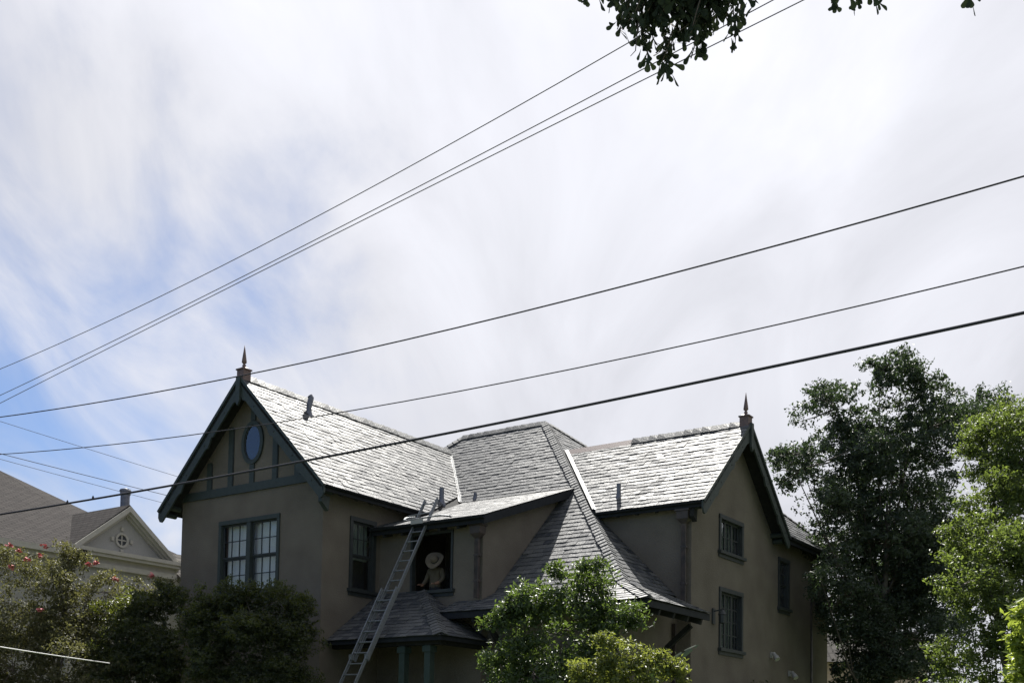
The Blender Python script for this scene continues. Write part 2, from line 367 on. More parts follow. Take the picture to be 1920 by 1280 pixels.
# right wing gable roof
RWu1=7.86
qN=V_(rw,(2.03,RWc),(RWu1,RWc),(RWu1,RWc-RWe),(4.676,RWc-RWe)); qS=V_(rw,(2.03,RWc),(4.676,RWc+RWe),(RWu1,RWc+RWe),(RWu1,RWc))
r2=roof('gable_roof',[qN,qS])
slates(r2,V_(rw,(2.20,RWc),(RWu1+.02,RWc),(RWu1+.02,RWc-RWe-.03),(4.86,RWc-RWe-.03))); slates(r2,V_(rw,(2.1,RWc),(4.74,RWc+RWe),(RWu1+.02,RWc+RWe),(RWu1+.02,RWc)),False)
caps(r2,'ridge_slate',(4.35,RWc,RWz),(RWu1-.30,RWc,RWz),(0,-1,-RWm),(0,1,-RWm),(0,-RWm,1),(0,RWm,1),.19,.26,comb=.04,lift=.010)
b=MB(); b.prism([(2.03,RWc-.16,RWz-.10),(2.03,RWc,RWz+.085),(2.03,RWc+.16,RWz-.10),(2.03,RWc,RWz-.03)],(2.35,0,0)); b.build('ridge_flashing','copper',r2)
# main hipped roof
n1a=V_(MN,(LWc,8.39),(LWc,9.077),(.543,9.077),(3.646,5.974),(-.361,5.974))
n1b=V_(MN,(-3.9,7.88),(-2.7,9.077),(LWc,9.077),(LWc,8.39),(-3.9,7.10))
n1c=V_(MN,(3.35,5.974),(3.646,5.974),(7.02,2.60),(3.35,2.60))
n1d=V_(FN,(3.35,2.60),(7.02,2.60),(8.27,1.35),(3.35,1.35)); n1e=V_(FN,(2.55,2.1),(3.35,2.1),(3.35,1.35),(2.55,1.35))
n2a=V_(ME,(.543,9.077),(1.82,7.8),(2.03,7.8),(4.676,10.65),(1.01,10.67)); n2b=V_(ME,(4.42,5.2),(7.02,5.2),(7.02,2.6))
n2c=V_(FE,(7.02,2.6),(7.02,4.45),(8.27,4.45),(8.27,1.35))
backs=[(.543,9.077,11.6),(1.01,10.67,11.15),(.8,12.5,8.0),(-3.5,12.5,8.0),(-2.7,9.077,11.6)]
left=[(-2.7,9.077,11.6),(-3.9,7.88,10.43),(-6.5,7.88,7.7),(-6.5,12.5,7.7),(-3.5,12.5,8.0)]
r3=roof('hip_roof',[n1a,n1b,n1c,n1d,n1e,n2a,n2b,n2c,backs,left])
slates(r3,V_(MN,(LWc+.02,8.44),(LWc+.02,9.10),(.53,9.10),(3.64,5.98),(-.29,5.974)))
slates(r3,n1b); slates(r3,V_(MN,(3.37,5.974),(3.646,5.974),(7.02,2.6),(3.37,2.60)),wmin=.17,wmax=.33)
slates(r3,V_(FN,(3.37,2.60),(7.02,2.60),(8.30,1.32),(3.37,1.32))); slates(r3,V_(FN,(2.57,2.1),(3.37,2.1),(3.37,1.32),(2.57,1.32)))
slates(r3,V_(ME,(.543,9.077),(1.82,7.8),(1.93,7.8),(4.6,10.65),(1.01,10.67))); slates(r3,V_(ME,(4.44,5.18),(7.02,5.18),(7.02,2.6)),True)
slates(r3,V_(FE,(7.02,2.6),(7.02,4.47),(8.30,4.47),(8.30,1.32)),True)
nN=(0,-.975,1);nE=(.975,0,1); hu=Vector((1,-1,-.975)).normalized()   # hip runs down along (1,-1,-.975)
def perp(n,sgn):   # in-plane vector perpendicular to the hip, pointing away from it
    v=Vector(n).normalized().cross(hu)*sgn
    return v
dN=perp(nN,1); dN=dN if dN.x<0 else -dN
dE=perp(nE,1); dE=dE if dE.y>0 else -dE
caps(r3,'hip_slate',MN(7.02,2.6),MN(.543,9.077),dN,dE,nN,nE,.155,.165,base=.034,lift=.020)
huf=Vector((1,-1,-.452)).normalized(); nNf=Vector((0,-.452,1)).normalized(); nEf=Vector((.452,0,1)).normalized()
dNf=nNf.cross(huf); dNf=dNf if dNf.x<0 else -dNf
dEf=nEf.cross(huf); dEf=dEf if dEf.y>0 else -dEf
caps(r3,'hip_slate',FN(8.27,1.35),FN(7.02,2.6),dNf,dEf,nNf,nEf,.155,.165,base=.034,lift=.020)
caps(r3,'ridge_slate',(-2.7,9.077,11.6),(.5,9.077,11.6),(0,-1,-.975),(0,1,-.6),(0,-.975,1),(0,.6,1),.2,.27,comb=.025,lift=.010)
hl=Vector((-1,-1,-.975)); caps(r3,'hip_slate',MN(-3.75,8.03),MN(-2.7,9.077),(.6,-.35,-.35),(-.7,.3,-.5),nN,(-.8,.2,1),.17,.2,lift=.02)
caps(r3,'hip_slate',(1.01,10.67,11.15),(.56,9.13,11.58),(.7,-.2,-.68),(-.5,.6,-1.5),nE,(0,1.5,1),.15,.2,lift=.02)
# shed dormer roof
s1=V_(SH,(-.361,5.974),(3.62,5.974),(3.62,1.75),(.05,1.75),(.05,3.694),(.43,3.694)); 
shp=V_(SH,(-.361,5.974),(3.62,5.974),(3.62,1.75),(.43,1.75),(.43,3.694)); shq=V_(SH,(.03,3.694),(.43,3.694),(.43,1.75),(.03,1.75))
r4=roof('shed_roof',[shp,shq])
slates(r4,V_(SH,(.47,5.974),(3.64,5.974),(3.64,1.72),(.47,1.72)),expo=.17,wmin=.18,wmax=.32,flat=.32); slates(r4,V_(SH,(-.28,5.974),(.47,5.974),(.47,3.70)),expo=.17,wmin=.18,wmax=.32,flat=.32); slates(r4,V_(SH,(.03,3.694),(.47,3.694),(.47,1.72),(.03,1.72)),False)
# porch hipped roof
pn=V_(PN,(.02,2.09),(1.54,2.09),(3.60,.22),(.02,.22)); pe=[PE(1.54,2.09),PE(3.60,2.09),PE(3.60,.22)]
r5=roof('porch_roof',[pn,pe])
slates(r5,V_(PN,(.02,2.09),(1.54,2.09),(3.63,.19),(.02,.19)),expo=.16); slates(r5,[PE(1.54,2.09),PE(3.63,2.09),PE(3.63,.19)],expo=.16)
hp=Vector((2.06,-1.87,-1.36)).normalized(); nNp=Vector((0,-.723,1)).normalized(); nEp=Vector((.66,0,1)).normalized()
a_=nNp.cross(hp); a_=a_ if a_.x<0 else -a_; c_=nEp.cross(hp); c_=c_ if c_.y>0 else -c_
caps(r5,'hip_slate',PN(3.60,.22),PN(1.54,2.09),a_,c_,nNp,nEp,.17,.17,base=.03,lift=.022)
# rear block hipped roof
BK=lambda u,v:(u,v,7.6+.90*(7.86-u)); 
b1=V_(BK,(7.86,10.65),(7.86,15.6),(5.0,12.75),(5.0,10.65)); b2=[(7.86,15.6,7.6),(5.0,12.75,10.17),(-1.5,12.75,10.17),(-1.5,15.6,7.6)]; b3=[(5.0,10.65,10.17),(5.0,12.75,10.17),(-1.5,12.75,10.17),(-1.5,10.65,10.17)]
r6=roof('hip_roof',[b1,b2,b3]); slates(r6,V_(BK,(7.89,10.65),(7.89,15.62),(5.0,12.75),(5.0,10.65)),expo=.22,wmin=.25,wmax=.4)
caps(r6,'hip_slate',(7.86,15.6,7.6),(5.0,12.75,10.17),(.4,-.7,-.36),(-.7,.5,-.5),(.9,0,1),(0,.9,1),.17,.22)
# emit slates: the 300 showing largest are objects, the rest joined per roof
POOL.sort(key=lambda s:-s[0])
rest={}
for i,(pa,rf,V,F,tone) in enumerate(POOL):
    if i<300:
        b=MB(); b.add(V,F,tone); b.build('slate','slate',rf,center=True,fix=False)
    else: rest.setdefault(rf,MB()).add(V,F,tone)
for rf,b in rest.items(): tag(b.build('slate_courses','slate',rf,fix=False),kind='stuff')
# valley flashings (open lead valleys)
def valley(rf,pts,off,wd,dA,dB):
    for a,c in zip(pts[:-1],pts[1:]):
        a=Vector(a);c=Vector(c); up=Vector((0,0,off)); dA_=Vector(dA).normalized();dB_=Vector(dB).normalized()
        b=MB()
        V=[]
        for p in (a,c):
            V+= [p+dA_*wd+up,p+dA_*.022+up+Vector((0,0,.012)),p+up+Vector((0,0,.040)),p+dB_*.022+up+Vector((0,0,.012)),p+dB_*wd+up]
        V+= [q-Vector((0,0,.006)) for q in V]
        F=[(j,j+1,j+6,j+5) for j in range(4)]+[(j+15,j+16,j+11,j+10) for j in range(4)]
        b.add(V,F); b.build('valley_flashing','lead',rf,fix=False)
vA=Vector(lw(LWc+.02,8.39-.02)); vB=Vector(lw(-.361,5.974)); vd=(vB-vA).normalized()
nl=Vector((LWm,0,1)).normalized(); a1=nl.cross(vd); a1=a1 if a1.y<0 else -a1
nm=Vector(nN).normalized(); a2=nm.cross(vd); a2=a2 if a2.x>0 else -a2
valley(r1,[vA+Vector((0,0,.0)),vB],.032,.085,a1,a2)
vC=Vector(rw(2.03,RWc)); vD=Vector(rw(4.70,RWc-RWe)); vd=(vD-vC).normalized()
nl=Vector((0,-RWm,1)).normalized(); a1=nl.cross(vd); a1=a1 if a1.x>0 else -a1
nm=Vector(nE).normalized(); a2=nm.cross(vd); a2=a2 if a2.x<0 else -a2
sft=Vector((.075,0,.045)); valley(r2,[vC+sft,vD+sft],.034,.06,a1,a2)

# ---- walls
def panel(fm,x0,x1,z0,z1,holes=(),dep=.16,mb=None):
    mb=mb or MB()
    xs=sorted({x0,x1,*[h[0] for h in holes],*[h[1] for h in holes]}); zs=sorted({z0,z1,*[h[2] for h in holes],*[h[3] for h in holes]})
    for i in range(len(xs)-1):
        for j in range(len(zs)-1):
            cx=(xs[i]+xs[i+1])/2;cz=(zs[j]+zs[j+1])/2
            if any(h[0]<cx<h[1] and h[2]<cz<h[3] for h in holes): continue
            mb.add([fm(xs[i],0,zs[j]),fm(xs[i+1],0,zs[j]),fm(xs[i+1],0,zs[j+1]),fm(xs[i],0,zs[j+1])],[(0,1,2,3)])
    for a,b_,c,d in holes:
        for (p,q) in (((a,c),(b_,c)),((b_,c),(b_,d)),((b_,d),(a,d)),((a,d),(a,c))):
            mb.add([fm(p[0],0,p[1]),fm(q[0],0,q[1]),fm(q[0],-dep,q[1]),fm(p[0],-dep,p[1])],[(0,1,2,3)])
    return mb
W1=(-3.76,-1.53,5.42,7.28)      # twin sash window in the left gable
W2=(.99,1.89,5.44,7.23)         # side window
W3=(1.10,2.42,5.40,6.86)        # open dormer window
W4=(6.83,8.30,6.66,7.56)        # right gable, upper
W5=(6.86,8.29,4.14,5.67)        # right gable, lower
W6=(10.95,11.75,5.65,7.05)
mb=panel(Smap(0),-5.34,0,0,7.75,[W1]); 
mb.add([(-5.34,0,7.75),(0,0,7.75),(0,0,LWz-LWm*2.67-.09),(LWc,0,LWz-.14),(-5.34,0,LWz-LWm*2.67-.09)],[(0,1,2,3,4)])
panel(Emap(0),0,2.1,0,7.9,[W2],mb=mb); panel(Emap(0),2.1,9,5.2,8.0,mb=mb)
mb.add([(-5.34,0,0),(-5.34,9,0),(-5.34,9,8),(-5.34,0,8)],[(0,1,2,3)])
mb.build('wall','stucco',HOUSE,fix=False)
mb=panel(Smap(2.1),0,3.35,0,7.18,[W3])
mb.add([(3.35,2.1,4.9),(3.35,2.1,7.18),(3.35,5.97,8.50),(3.35,5.97,8.45),(3.35,2.6,5.2)],[(0,1,2,3,4)])
mb.add([(3.35,2.1,0),(3.35,2.4,0),(3.35,2.4,5.1),(3.35,2.1,5.1)],[(0,1,2,3)])
mb.build('wall','stucco',HOUSE,fix=False)
mb=panel(Smap(2.35),3.35,7.03,0,4.95); panel(Emap(7.03),2.35,5.2,0,5.1,mb=mb); mb.build('wall','stucco',HOUSE,fix=False)
mb=panel(Smap(5.2),4.2,7.42,0,7.68)
panel(Emap(7.42),5.2,10.4,0,7.66,[W4,W5],mb=mb)
mb.add([(7.42,5.2,7.66),(7.42,10.4,7.66),(7.42,RWc,RWz-.14)],[(0,1,2)])
mb.build('wall','stucco',HOUSE,fix=False)
mb=panel(Emap(7.40),10.4,13.6,0,7.6,[W6]); mb.add([(7.40,13.6,0),(7.32,13.6,0),(7.32,13.6,7.6),(7.40,13.6,7.6)],[(0,1,2,3)])
panel(Emap(7.32),13.6,15.35,0,7.6,mb=mb); mb.add([(7.32,15.35,0),(-1.5,15.35,0),(-1.5,15.35,7.6),(7.32,15.35,7.6)],[(0,1,2,3)])
mb.add([(-5.34,9,0),(-5.34,12,0),(-5.34,12,8),(-5.34,9,8)],[(0,1,2,3)]); mb.add([(-5.34,12,0),(-1.5,15.2,0),(-1.5,15.2,8),(-5.34,12,8)],[(0,1,2,3)])
mb.build('wall','stucco',HOUSE,fix=False)
# upper floor slab
b=MB(); b.box(.02,7.0,2.36,9,4.45,4.60); b.box(-5.3,-.02,.05,9,4.45,4.6); b.build('upper_floor','darkwood',HOUSE)

# ---- windows
def window(fm,W,lights,sill=True,curtain=None,mull=None,casing=.10,glass='glass',paint='teal',open_=False,label=None,cz=None):
    """lights: list of (x0,x1,z0,z1,nx,nz) sashes in 0..1 of the opening"""
    x0,x1,z0,z1=W; b=MB(); c=casing
    b.box(x0-c*.35,x0+c*.65,-.10,.035,z0,z1,fm); b.box(x1-c*.65,x1+c*.35,-.10,.035,z0,z1,fm)
    b.box(x0-c*.35,x1+c*.35,-.10,.042,z1-c*.5,z1+c*.6,fm)
    if mull:
        for q in mull: b.box(x0+(x1-x0)*q-c*.75,x0+(x1-x0)*q+c*.75,-.10,.030,z0,z1-c*.5,fm)
    wn=b.build('window',paint,HOUSE)
    if label: wn['label']=label
    if sill:
        b=MB(); b.box(x0-.09,x1+.09,-.10,.10,z0-.07,z0+.012,fm); b.box(x0-.05,x1+.05,-.02,.03,z0-.16,z0-.072,fm); b.build('sill',paint,wn)
    for (a,b_,cz0,cz1,nx,nz) in lights:
        sx0=x0+c*.65+(x1-x0-c*1.3)*a; sx1=x0+c*.65+(x1-x0-c*1.3)*b_; sz0=z0+.012+(z1-c*.5-z0-.012)*cz0; sz1=z0+.012+(z1-c*.5-z0-.012)*cz1
        o0=-.075 if cz0<.3 else -.045; t=.045; s=MB()
        s.box(sx0,sx0+t,o0-.035,o0,sz0,sz1,fm); s.box(sx1-t,sx1,o0-.035,o0,sz0,sz1,fm); s.box(sx0+t,sx1-t,o0-.034,o0-.001,sz0,sz0+t,fm); s.box(sx0+t,sx1-t,o0-.034,o0-.001,sz1-t,sz1,fm)
        gx0,gx1,gz0,gz1=sx0+t,sx1-t,sz0+t,sz1-t; mw=.011
        for i in range(1,nx): xx=gx0+(gx1-gx0)*i/nx; s.box(xx-mw,xx+mw,o0-.030,o0-.004,gz0,gz1,fm)
        for j in range(1,nz): zz_=gz0+(gz1-gz0)*j/nz; s.box(gx0,gx1,o0-.029,o0-.006,zz_-mw,zz_+mw,fm)
        s.build('sash','muntin',wn)
        for i in range(nx):
            for j in range(nz):
                pa,pb=gx0+(gx1-gx0)*i/nx,gx0+(gx1-gx0)*(i+1)/nx; pc,pd=gz0+(gz1-gz0)*j/nz,gz0+(gz1-gz0)*(j+1)/nz
                tz=random.gauss(0,.002)
                p=MB(); p.box(pa+.002,pb-.002,o0-.021+tz,o0-.017+tz,pc+.002,pd-.002,fm); p.build('pane',glass,wn)
    if curtain:
        cm,cx0,cx1,z_a,z_b=curtain; b=MB(); n=40; xs=[x0+(x1-x0)*(cx0+(cx1-cx0)*i/n) for i in range(n+1)]
        V=[];F=[]
        for i,x in enumerate(xs):
            off=-.24+.022*math.sin(i*1.25)+.01*math.sin(i*2.9)
            for z in (z0+(z1-z0)*z_a,z0+(z1-z0)*z_b): V.append(fm(x,off,z))
        F=[(2*i,2*i+2,2*i+3,2*i+1) for i in range(n)]; b.add(V,F); b.build('curtain',cm,wn,smooth=True,fix=False)
    return wn
window(Smap(0),W1,[(0,.46,.5,1,3,2),(.54,1,.5,1,3,2),(0,.46,0,.5,3,2),(.54,1,0,.5,3,2)],mull=[.5],curtain=('curtain',.02,.98,0,1),label='twin sash window with teal frame and white curtain')
window(Emap(0),W2,paint='muntin',lights=[(0,1,.5,1,3,2),(0,1,0,.5,1,1)],curtain=('curtaing',.02,.98,.45,1),label='dark sash window beside the inner corner')
window(Smap(2.1),W3,[],paint='muntin',casing=.06,label='open unglazed window where the person stands')
window(Emap(7.42),W4,paint='muntin',lights=[(0,.34,0,1,2,2),(.34,.66,0,1,2,2),(.66,1,0,1,2,2)],curtain=('curtaing',.35,.98,0,1),label='short casement window high in the gable')
window(Emap(7.42),W5,paint='muntin',lights=[(0,.34,0,1,2,4),(.34,.66,0,1,2,4),(.66,1,0,1,2,4)],curtain=('curtaing',.3,.98,0,1),label='tall casement window on the lower storey')
window(Emap(7.40),W6,paint='muntin',lights=[(0,1,.5,1,2,2),(0,1,0,.5,2,2)],label='dark sash window in the rear block')
# rooms behind the windows
b=MB(); b.box(-5.3,-.05,.9,.95,4.6,7.7); b.box(.2,3.3,4.6,4.65,4.6,7.6); b.box(6.0,6.05,5.3,13.5,0,7.6); b.box(-.95,-.9,.1,2.5,4.6,7.7); b.build('inner_wall','room',HOUSE)
# oval window
def oval(c,rx,rz,name,o0,o1,ring=None):
    b=MB(); n=40
    P=[(c[0]+rx*math.cos(2*math.pi*i/n),o0,c[1]+rz*math.sin(2*math.pi*i/n)) for i in range(n)]
    if ring:
        V=[];F=[]
        for i in range(n):
            a=2*math.pi*i/n
            for rr,oo in ((0,o0),(0,o1),(ring,o1),(ring,o0)):
                V.append(Smap(0)(c[0]+(rx+rr)*math.cos(a),oo,c[1]+(rz+rr)*math.sin(a)))
        F=[(4*i+j,4*((i+1)%n)+j,4*((i+1)%n)+(j+1)%4,4*i+(j+1)%4) for i in range(n) for j in range(4)]
        b.add(V,F)
    else:
        b.prism([Smap(0)(*p) for p in P],(0,-(o1-o0),0))
    return b
ov=oval((-2.58,9.30),.305,.47,'f',.0,.055,.10).build('window','teal',HOUSE); ov['label']='oval gable window with blue glass'
oval((-2.58,9.30),.30,.465,'p',.012,.018).build('pane','ovalglass',ov)
oval((-2.58,9.30),.275,.44,'f',.010,.034,.03).build('sash','muntin',ov)
oval((-2.58,9.30),.30,.465,'p',.002,.006).build('backing',mat('blue_backing',(.045,.065,.085),rough=.5),ov)

# ---- half-timber trim on the left gable
def zrake(u): return LWz-LWm*abs(u-LWc)
b=MB(); b.box(-5.30,-.02,.002,.05,8.02,8.24,Smap(0)); b.build('trim_board','teal',HOUSE)
for u in (-4.24,-3.41,-1.73,-.92):
    b=MB(); b.box(u-.085,u+.085,.002,.040,8.243,max(8.5,zrake(u)-.36),Smap(0)); b.build('trim_board','teal',HOUSE)
    b=MB(); b.box(u+.086,u+.106,.002,.030,8.243,max(8.5,zrake(u)-.40),Smap(0)); b.build('trim_edge','muntin',HOUSE)
for z0,z1 in ((8.243,8.73),(9.88,10.4)):
    b=MB(); b.box(-2.58-.085,-2.58+.085,.002,.040,z0,z1,Smap(0)); b.build('trim_board','teal',HOUSE)
# bargeboards with cusped lower edges, and the pendant
def barge(fm,c,zt,slope,half,o,sgn,w=.30):
    top=[];bot=[];n=48
    for i in range(n+1):
        t=i/n; x=c+sgn*half*t; z=zt-slope*half*t
        k=w*(1.0+.10*t); ph=(t*3.0)%1.0
        k-=.075*max(0,1-abs(ph-.02)/.05) if i>3 else 0
        k+=.05*math.exp(-((ph-.12)/.06)**2)
        if t>.94: k*=1-.55*((t-.94)/.06)**2
        top.append((x,z+.03)); bot.append((x,z+.03-k*math.sqrt(1+slope*slope)))
    b=MB(); P=[(x,z) for x,z in top+bot[::-1]]
    A=[fm(x,o,z) for x,z in P]; B=[fm(x,o+.05,z) for x,z in P]; k=len(top)
    V=A+B; n2=len(P); F=[(i,(i+1)%n2,(i+1)%n2+n2,i+n2) for i in range(n2)]
    for i in range(k-1):
        F.append((i,i+1,n2-2-i,n2-1-i)); F.append((n2+i,2*n2-1-i,2*n2-2-i,n2+i+1))
    b.add(V,F); return b
for fm,c,zt,sl_,hf,o in ((Smap(0),LWc,LWz-.02,LWm,LWe+.02,.40),(Emap(7.42),RWc,RWz-.02,RWm,RWe+.02,.39)):
    for sgn in (-1,1):
        bb=barge(fm,c,zt,sl_,hf,o,sgn).build('bargeboard','teal',HOUSE)
        b=MB()   # moulding under the slates
        for i in range(1): b.beam(fm(c,o+.065,zt+.015),fm(c+sgn*hf,o+.065,zt-sl_*hf+.015),.03,.07); 
        b.build('moulding','teal',bb)
        for t in (.18,.42,.64,.86):
            q=fm(c+sgn*hf*t,o+.05,zt-sl_*hf*t-.26); q2=fm(c+sgn*hf*t,o+.062,zt-sl_*hf*t-.26)
            b=MB(); b.tube([q,q2],.02,8); b.build('bolt','muntin',bb)
    b=MB(); b.box(c-.075,c+.075,o+.052,o+.11,zt-.62,zt+.02,fm); b.prism([fm(c-.075,o+.052,zt-.62),fm(c+.075,o+.052,zt-.62),fm(c,o+.052,zt-.74)],Vector(fm(0,.058,0))-Vector(fm(0,0,0))); b.build('pendant','teal',HOUSE)
    for sgn in (-1,1):   # purlin ends and brackets
        for t in (.93,.985):
            x=c+sgn*hf*t-sgn*.12; z=zt-sl_*hf*t-.10
            b=MB(); b.tube([fm(x,.0,z),fm(x,o+.02 if t<.95 else o-.1,z)],.075,10); b.build('purlin_end','teal',HOUSE)
# rafter tails + fascia + gutters
def fascia(p,q,h=.13,t=.03,mt='gutter',name='fascia'):
    b=MB(); b.beam(Vector(p)-Vector((0,0,h/2)),Vector(q)-Vector((0,0,h/2)),t,h); return b.build(name,mt,HOUSE)
def gutter(p,q,out,r=.065):
    p=Vector(p);q=Vector(q);o=Vector(out); b=MB(); n=8; V=[]
    for pt in (p,q):
        for rr in (r,r-.008):
            for i in range(n+1):
                a=math.pi*i/n; V.append(pt+o*(r-rr*math.cos(a)*1.0)+Vector((0,0,-rr*math.sin(a))))
    k=n+1; F=[]
    for i in range(n): F+= [(i,i+1,i+1+2*k,i+2*k),(k+i+1,k+i,k+i+2*k,k+i+1+2*k)]
    F+=[(0,k,3*k,2*k),(n,k+n,3*k+n,2*k+n)]
    b.add(V,F); return b.build('gutter','gutter',HOUSE,fix=False)
ze=LWz-LWm*LWe
fascia((.415,LWv0,ze-.02),(.415,3.6,ze-.02)); gutter((.43,LWv0+.02,ze-.02),(.43,3.55,ze-.02),(1,0,0),.05)
fascia((.03,1.76,7.05),(3.6,1.76,7.05),.16); gutter((.03,1.745,7.05),(3.66,1.745,7.05),(0,-1,0))
b=MB(); b.prism([(3.60,1.75,7.06),(3.60,5.95,8.55),(3.60,5.95,8.34),(3.60,1.75,6.86)],(.03,0,0)); b.build('fascia','gutter',HOUSE)
zr=RWz-RWm*RWe
fascia((4.72,RWc-RWe+.015,zr-.02),(RWu1,RWc-RWe+.015,zr-.02)); gutter((4.75,RWc-RWe,zr-.03),(RWu1-.05,RWc-RWe,zr-.03),(0,-1,0),.05)
fascia((2.6,1.365,4.70),(8.25,1.365,4.70),.14); fascia((8.255,1.36,4.70),(8.255,4.45,4.70),.14)
fascia((.02,.235,4.03),(3.58,.235,4.03),.09); fascia((3.585,.23,4.03),(3.585,2.08,4.03),.09)
fascia((7.85,10.65,7.55),(7.85,15.6,7.55),.16); gutter((7.865,10.6,7.55),(7.865,15.6,7.55),(1,0,0),.06)
for v in np.arange(.25,3.6,.55):
    b=MB(); b.beam((0,v,ze+.12),(.40,v,ze-.13),.07,.12); b.build('rafter_tail','darkwood',HOUSE)
for u in np.arange(.4,3.4,.6):
    b=MB(); b.beam((u,2.1,6.98),(u,1.78,6.88),.07,.12); b.build('rafter_tail','darkwood',HOUSE)
for u in np.arange(4.9,7.4,.55):
    b=MB(); b.beam((u,5.2,zr+.05),(u,4.98,zr-.13),.07,.12); b.build('rafter_tail','darkwood',HOUSE)
for u in np.arange(3.6,8.0,.7):
    b=MB(); b.beam((u,2.35,4.86),(u,1.40,4.52),.08,.14); b.build('rafter_tail','darkwood',HOUSE)
for v in np.arange(2.0,4.4,.7):
    b=MB(); b.beam((7.03,v,4.86),(8.22,v,4.50),.08,.14); b.build('rafter_tail','darkwood',HOUSE)
for u,v,d in ((3.9,2.35,'S'),(6.9,2.35,'S'),(7.03,4.2,'E')):
    b=MB()
    if d=='S': b.beam((u,2.33,3.75),(u,1.60,4.46),.11,.11); b.beam((u,2.31,3.6),(u,2.31,4.6),.11,.09)
    else: b.beam((7.05,v,3.75),(7.9,v,4.44),.11,.11); b.beam((7.07,v,3.6),(7.07,v,4.6),.11,.09)
    b.build('bracket','darkwood',HOUSE)
b=MB(); b.prism([(7.46,5.0,7.46),(7.46,5.0,7.22),(7.46,5.16,7.10),(7.46,5.2,7.46)],(.12,0,0)); b.build('corbel','darkwood',HOUSE)
b=MB(); b.prism([(.12,-.30,7.56),(.12,-.30,7.40),(.12,-.06,7.20),(.12,-.02,7.56)],(.12,0,0)); b.build('corbel','teal',HOUSE)
# leader heads and downspouts
def leader(c,fm_out,z0,z1,zb,name='downspout'):
    x,y=c; b=MB()
    for z,s in ((z1,.17),(z1-.22,.15),(z1-.36,.06)): pass
    prof=[(z1,.19),(z1-.05,.19),(z1-.06,.16),(z1-.24,.15),(z1-.36,.055),(z1-.42,.05)]
    V=[];F=[]
    for z,s in prof: V+=[(x-s,y-s*.8,z),(x+s,y-s*.8,z),(x+s,y+s*.8,z),(x-s,y+s*.8,z)]
    for i in range(len(prof)-1):
        for j in range(4): F.append((4*i+j,4*i+(j+1)%4,4*i+4+(j+1)%4,4*i+4+j))
    F+=[(0,1,2,3),tuple(4*(len(prof)-1)+j for j in range(4))]
    b.add(V,F); d=b.build('downspout','copperdark',HOUSE)
    b=MB(); zz_=[z1-.40,zb]; r=.045
    for k in range(2):
        b.box(x-.05,x+.05,y-.04,y+.04,zb,z1-.41); break
    for sx in (-.052,-.018,.018,.052): b.tube([(x+sx,y-.042,zb),(x+sx,y-.042,z1-.41)],.010,6)
    b.build('pipe','copperdark',d)
    for t in (.3,.75):
        q=MB(); zq=zb+(z1-.42-zb)*t; q.box(x-.075,x+.075,y-.055,y+.06,zq-.025,zq+.025); q.build('strap','copperdark',d)
leader((3.27,1.98),None,0,6.93,5.12)
leader((7.28,5.08),None,0,7.42,4.98)
b=MB(); b.box(7.06,7.14,4.92,5.0,0,4.6); b.build('downspout','copperdark',HOUSE)
b=MB(); b.tube([(7.15,5.06,4.95),(7.5,4.95,4.80),(7.95,4.9,4.70)],.06,8); b.build('downspout','copperdark',HOUSE)
b=MB(); b.box(7.33,7.43,13.62,13.72,0,7.4); b.build('downspout','copperdark',HOUSE)
# finials
def finial(c,z):
    x,y=c; b=MB()
    b.box(x-.125,x+.125,y-.125,y+.125,z-.22,z+.14); b.prism([(x-.150,y-.150,z+.14),(x+.150,y-.150,z+.14),(x+.150,y+.150,z+.14),(x-.150,y+.150,z+.14)],(0,0,.035))
    b.add([(x-.12,y-.12,z+.176),(x+.12,y-.12,z+.176),(x+.12,y+.12,z+.176),(x-.12,y+.12,z+.176),(x,y,z+.27)],[(0,1,4),(1,2,4),(2,3,4),(3,0,4),(0,3,2,1)])
    f=b.build('finial','copper',HOUSE)
    b=MB(); b.lathe((x,y,z+.21),[(.03,0),(.03,.03),(.05,.05),(.05,.075),(.028,.095),(.035,.115),(.066,.145),(.062,.2),(.045,.32),(.026,.45),(.006,.60)],12); b.build('spire','copper',f,smooth=True)
finial((LWc,LWv0+.14),LWz+.06); finial((RWu1-.14,RWc),RWz+.04)
# vent pipes on the roofs
def vent(u,v,z,h,r,hood=False,bend=None):
    b=MB(); b.lathe((u,v,z-.15),[(r,0),(r,h+.15),(r*.85,h+.15),(r*.85,h-.02)],14)
    p=b.build('vent_pipe','zinc',HOUSE,smooth=False)
    b=MB(); b.lathe((u,v,z-.12),[(r*1.7,0),(r*1.7,.06),(r*1.12,.20),(r*1.12,.22)],14); b.build('flashing','zinc',p)
    if hood:
        b=MB(); b.tube([(u,v,z+h-.02),(u+.015,v+.03,z+h+.12),(u+.01,v+.06,z+h+.22),(u-.02,v+.04,z+h+.27)],r*1.1,12); b.build('hood','zinc',p)
vent(-2.10,1.48,lw(-2.10,0)[2],.25,.07,True)
vent(-.16,4.83,lw(-.16,0)[2],.42,.07)
vent(5.22,5.45,rw(0,5.45)[2],.36,.055)
vent(.06,6.12,MN(0,6.12)[2],.16,.05)
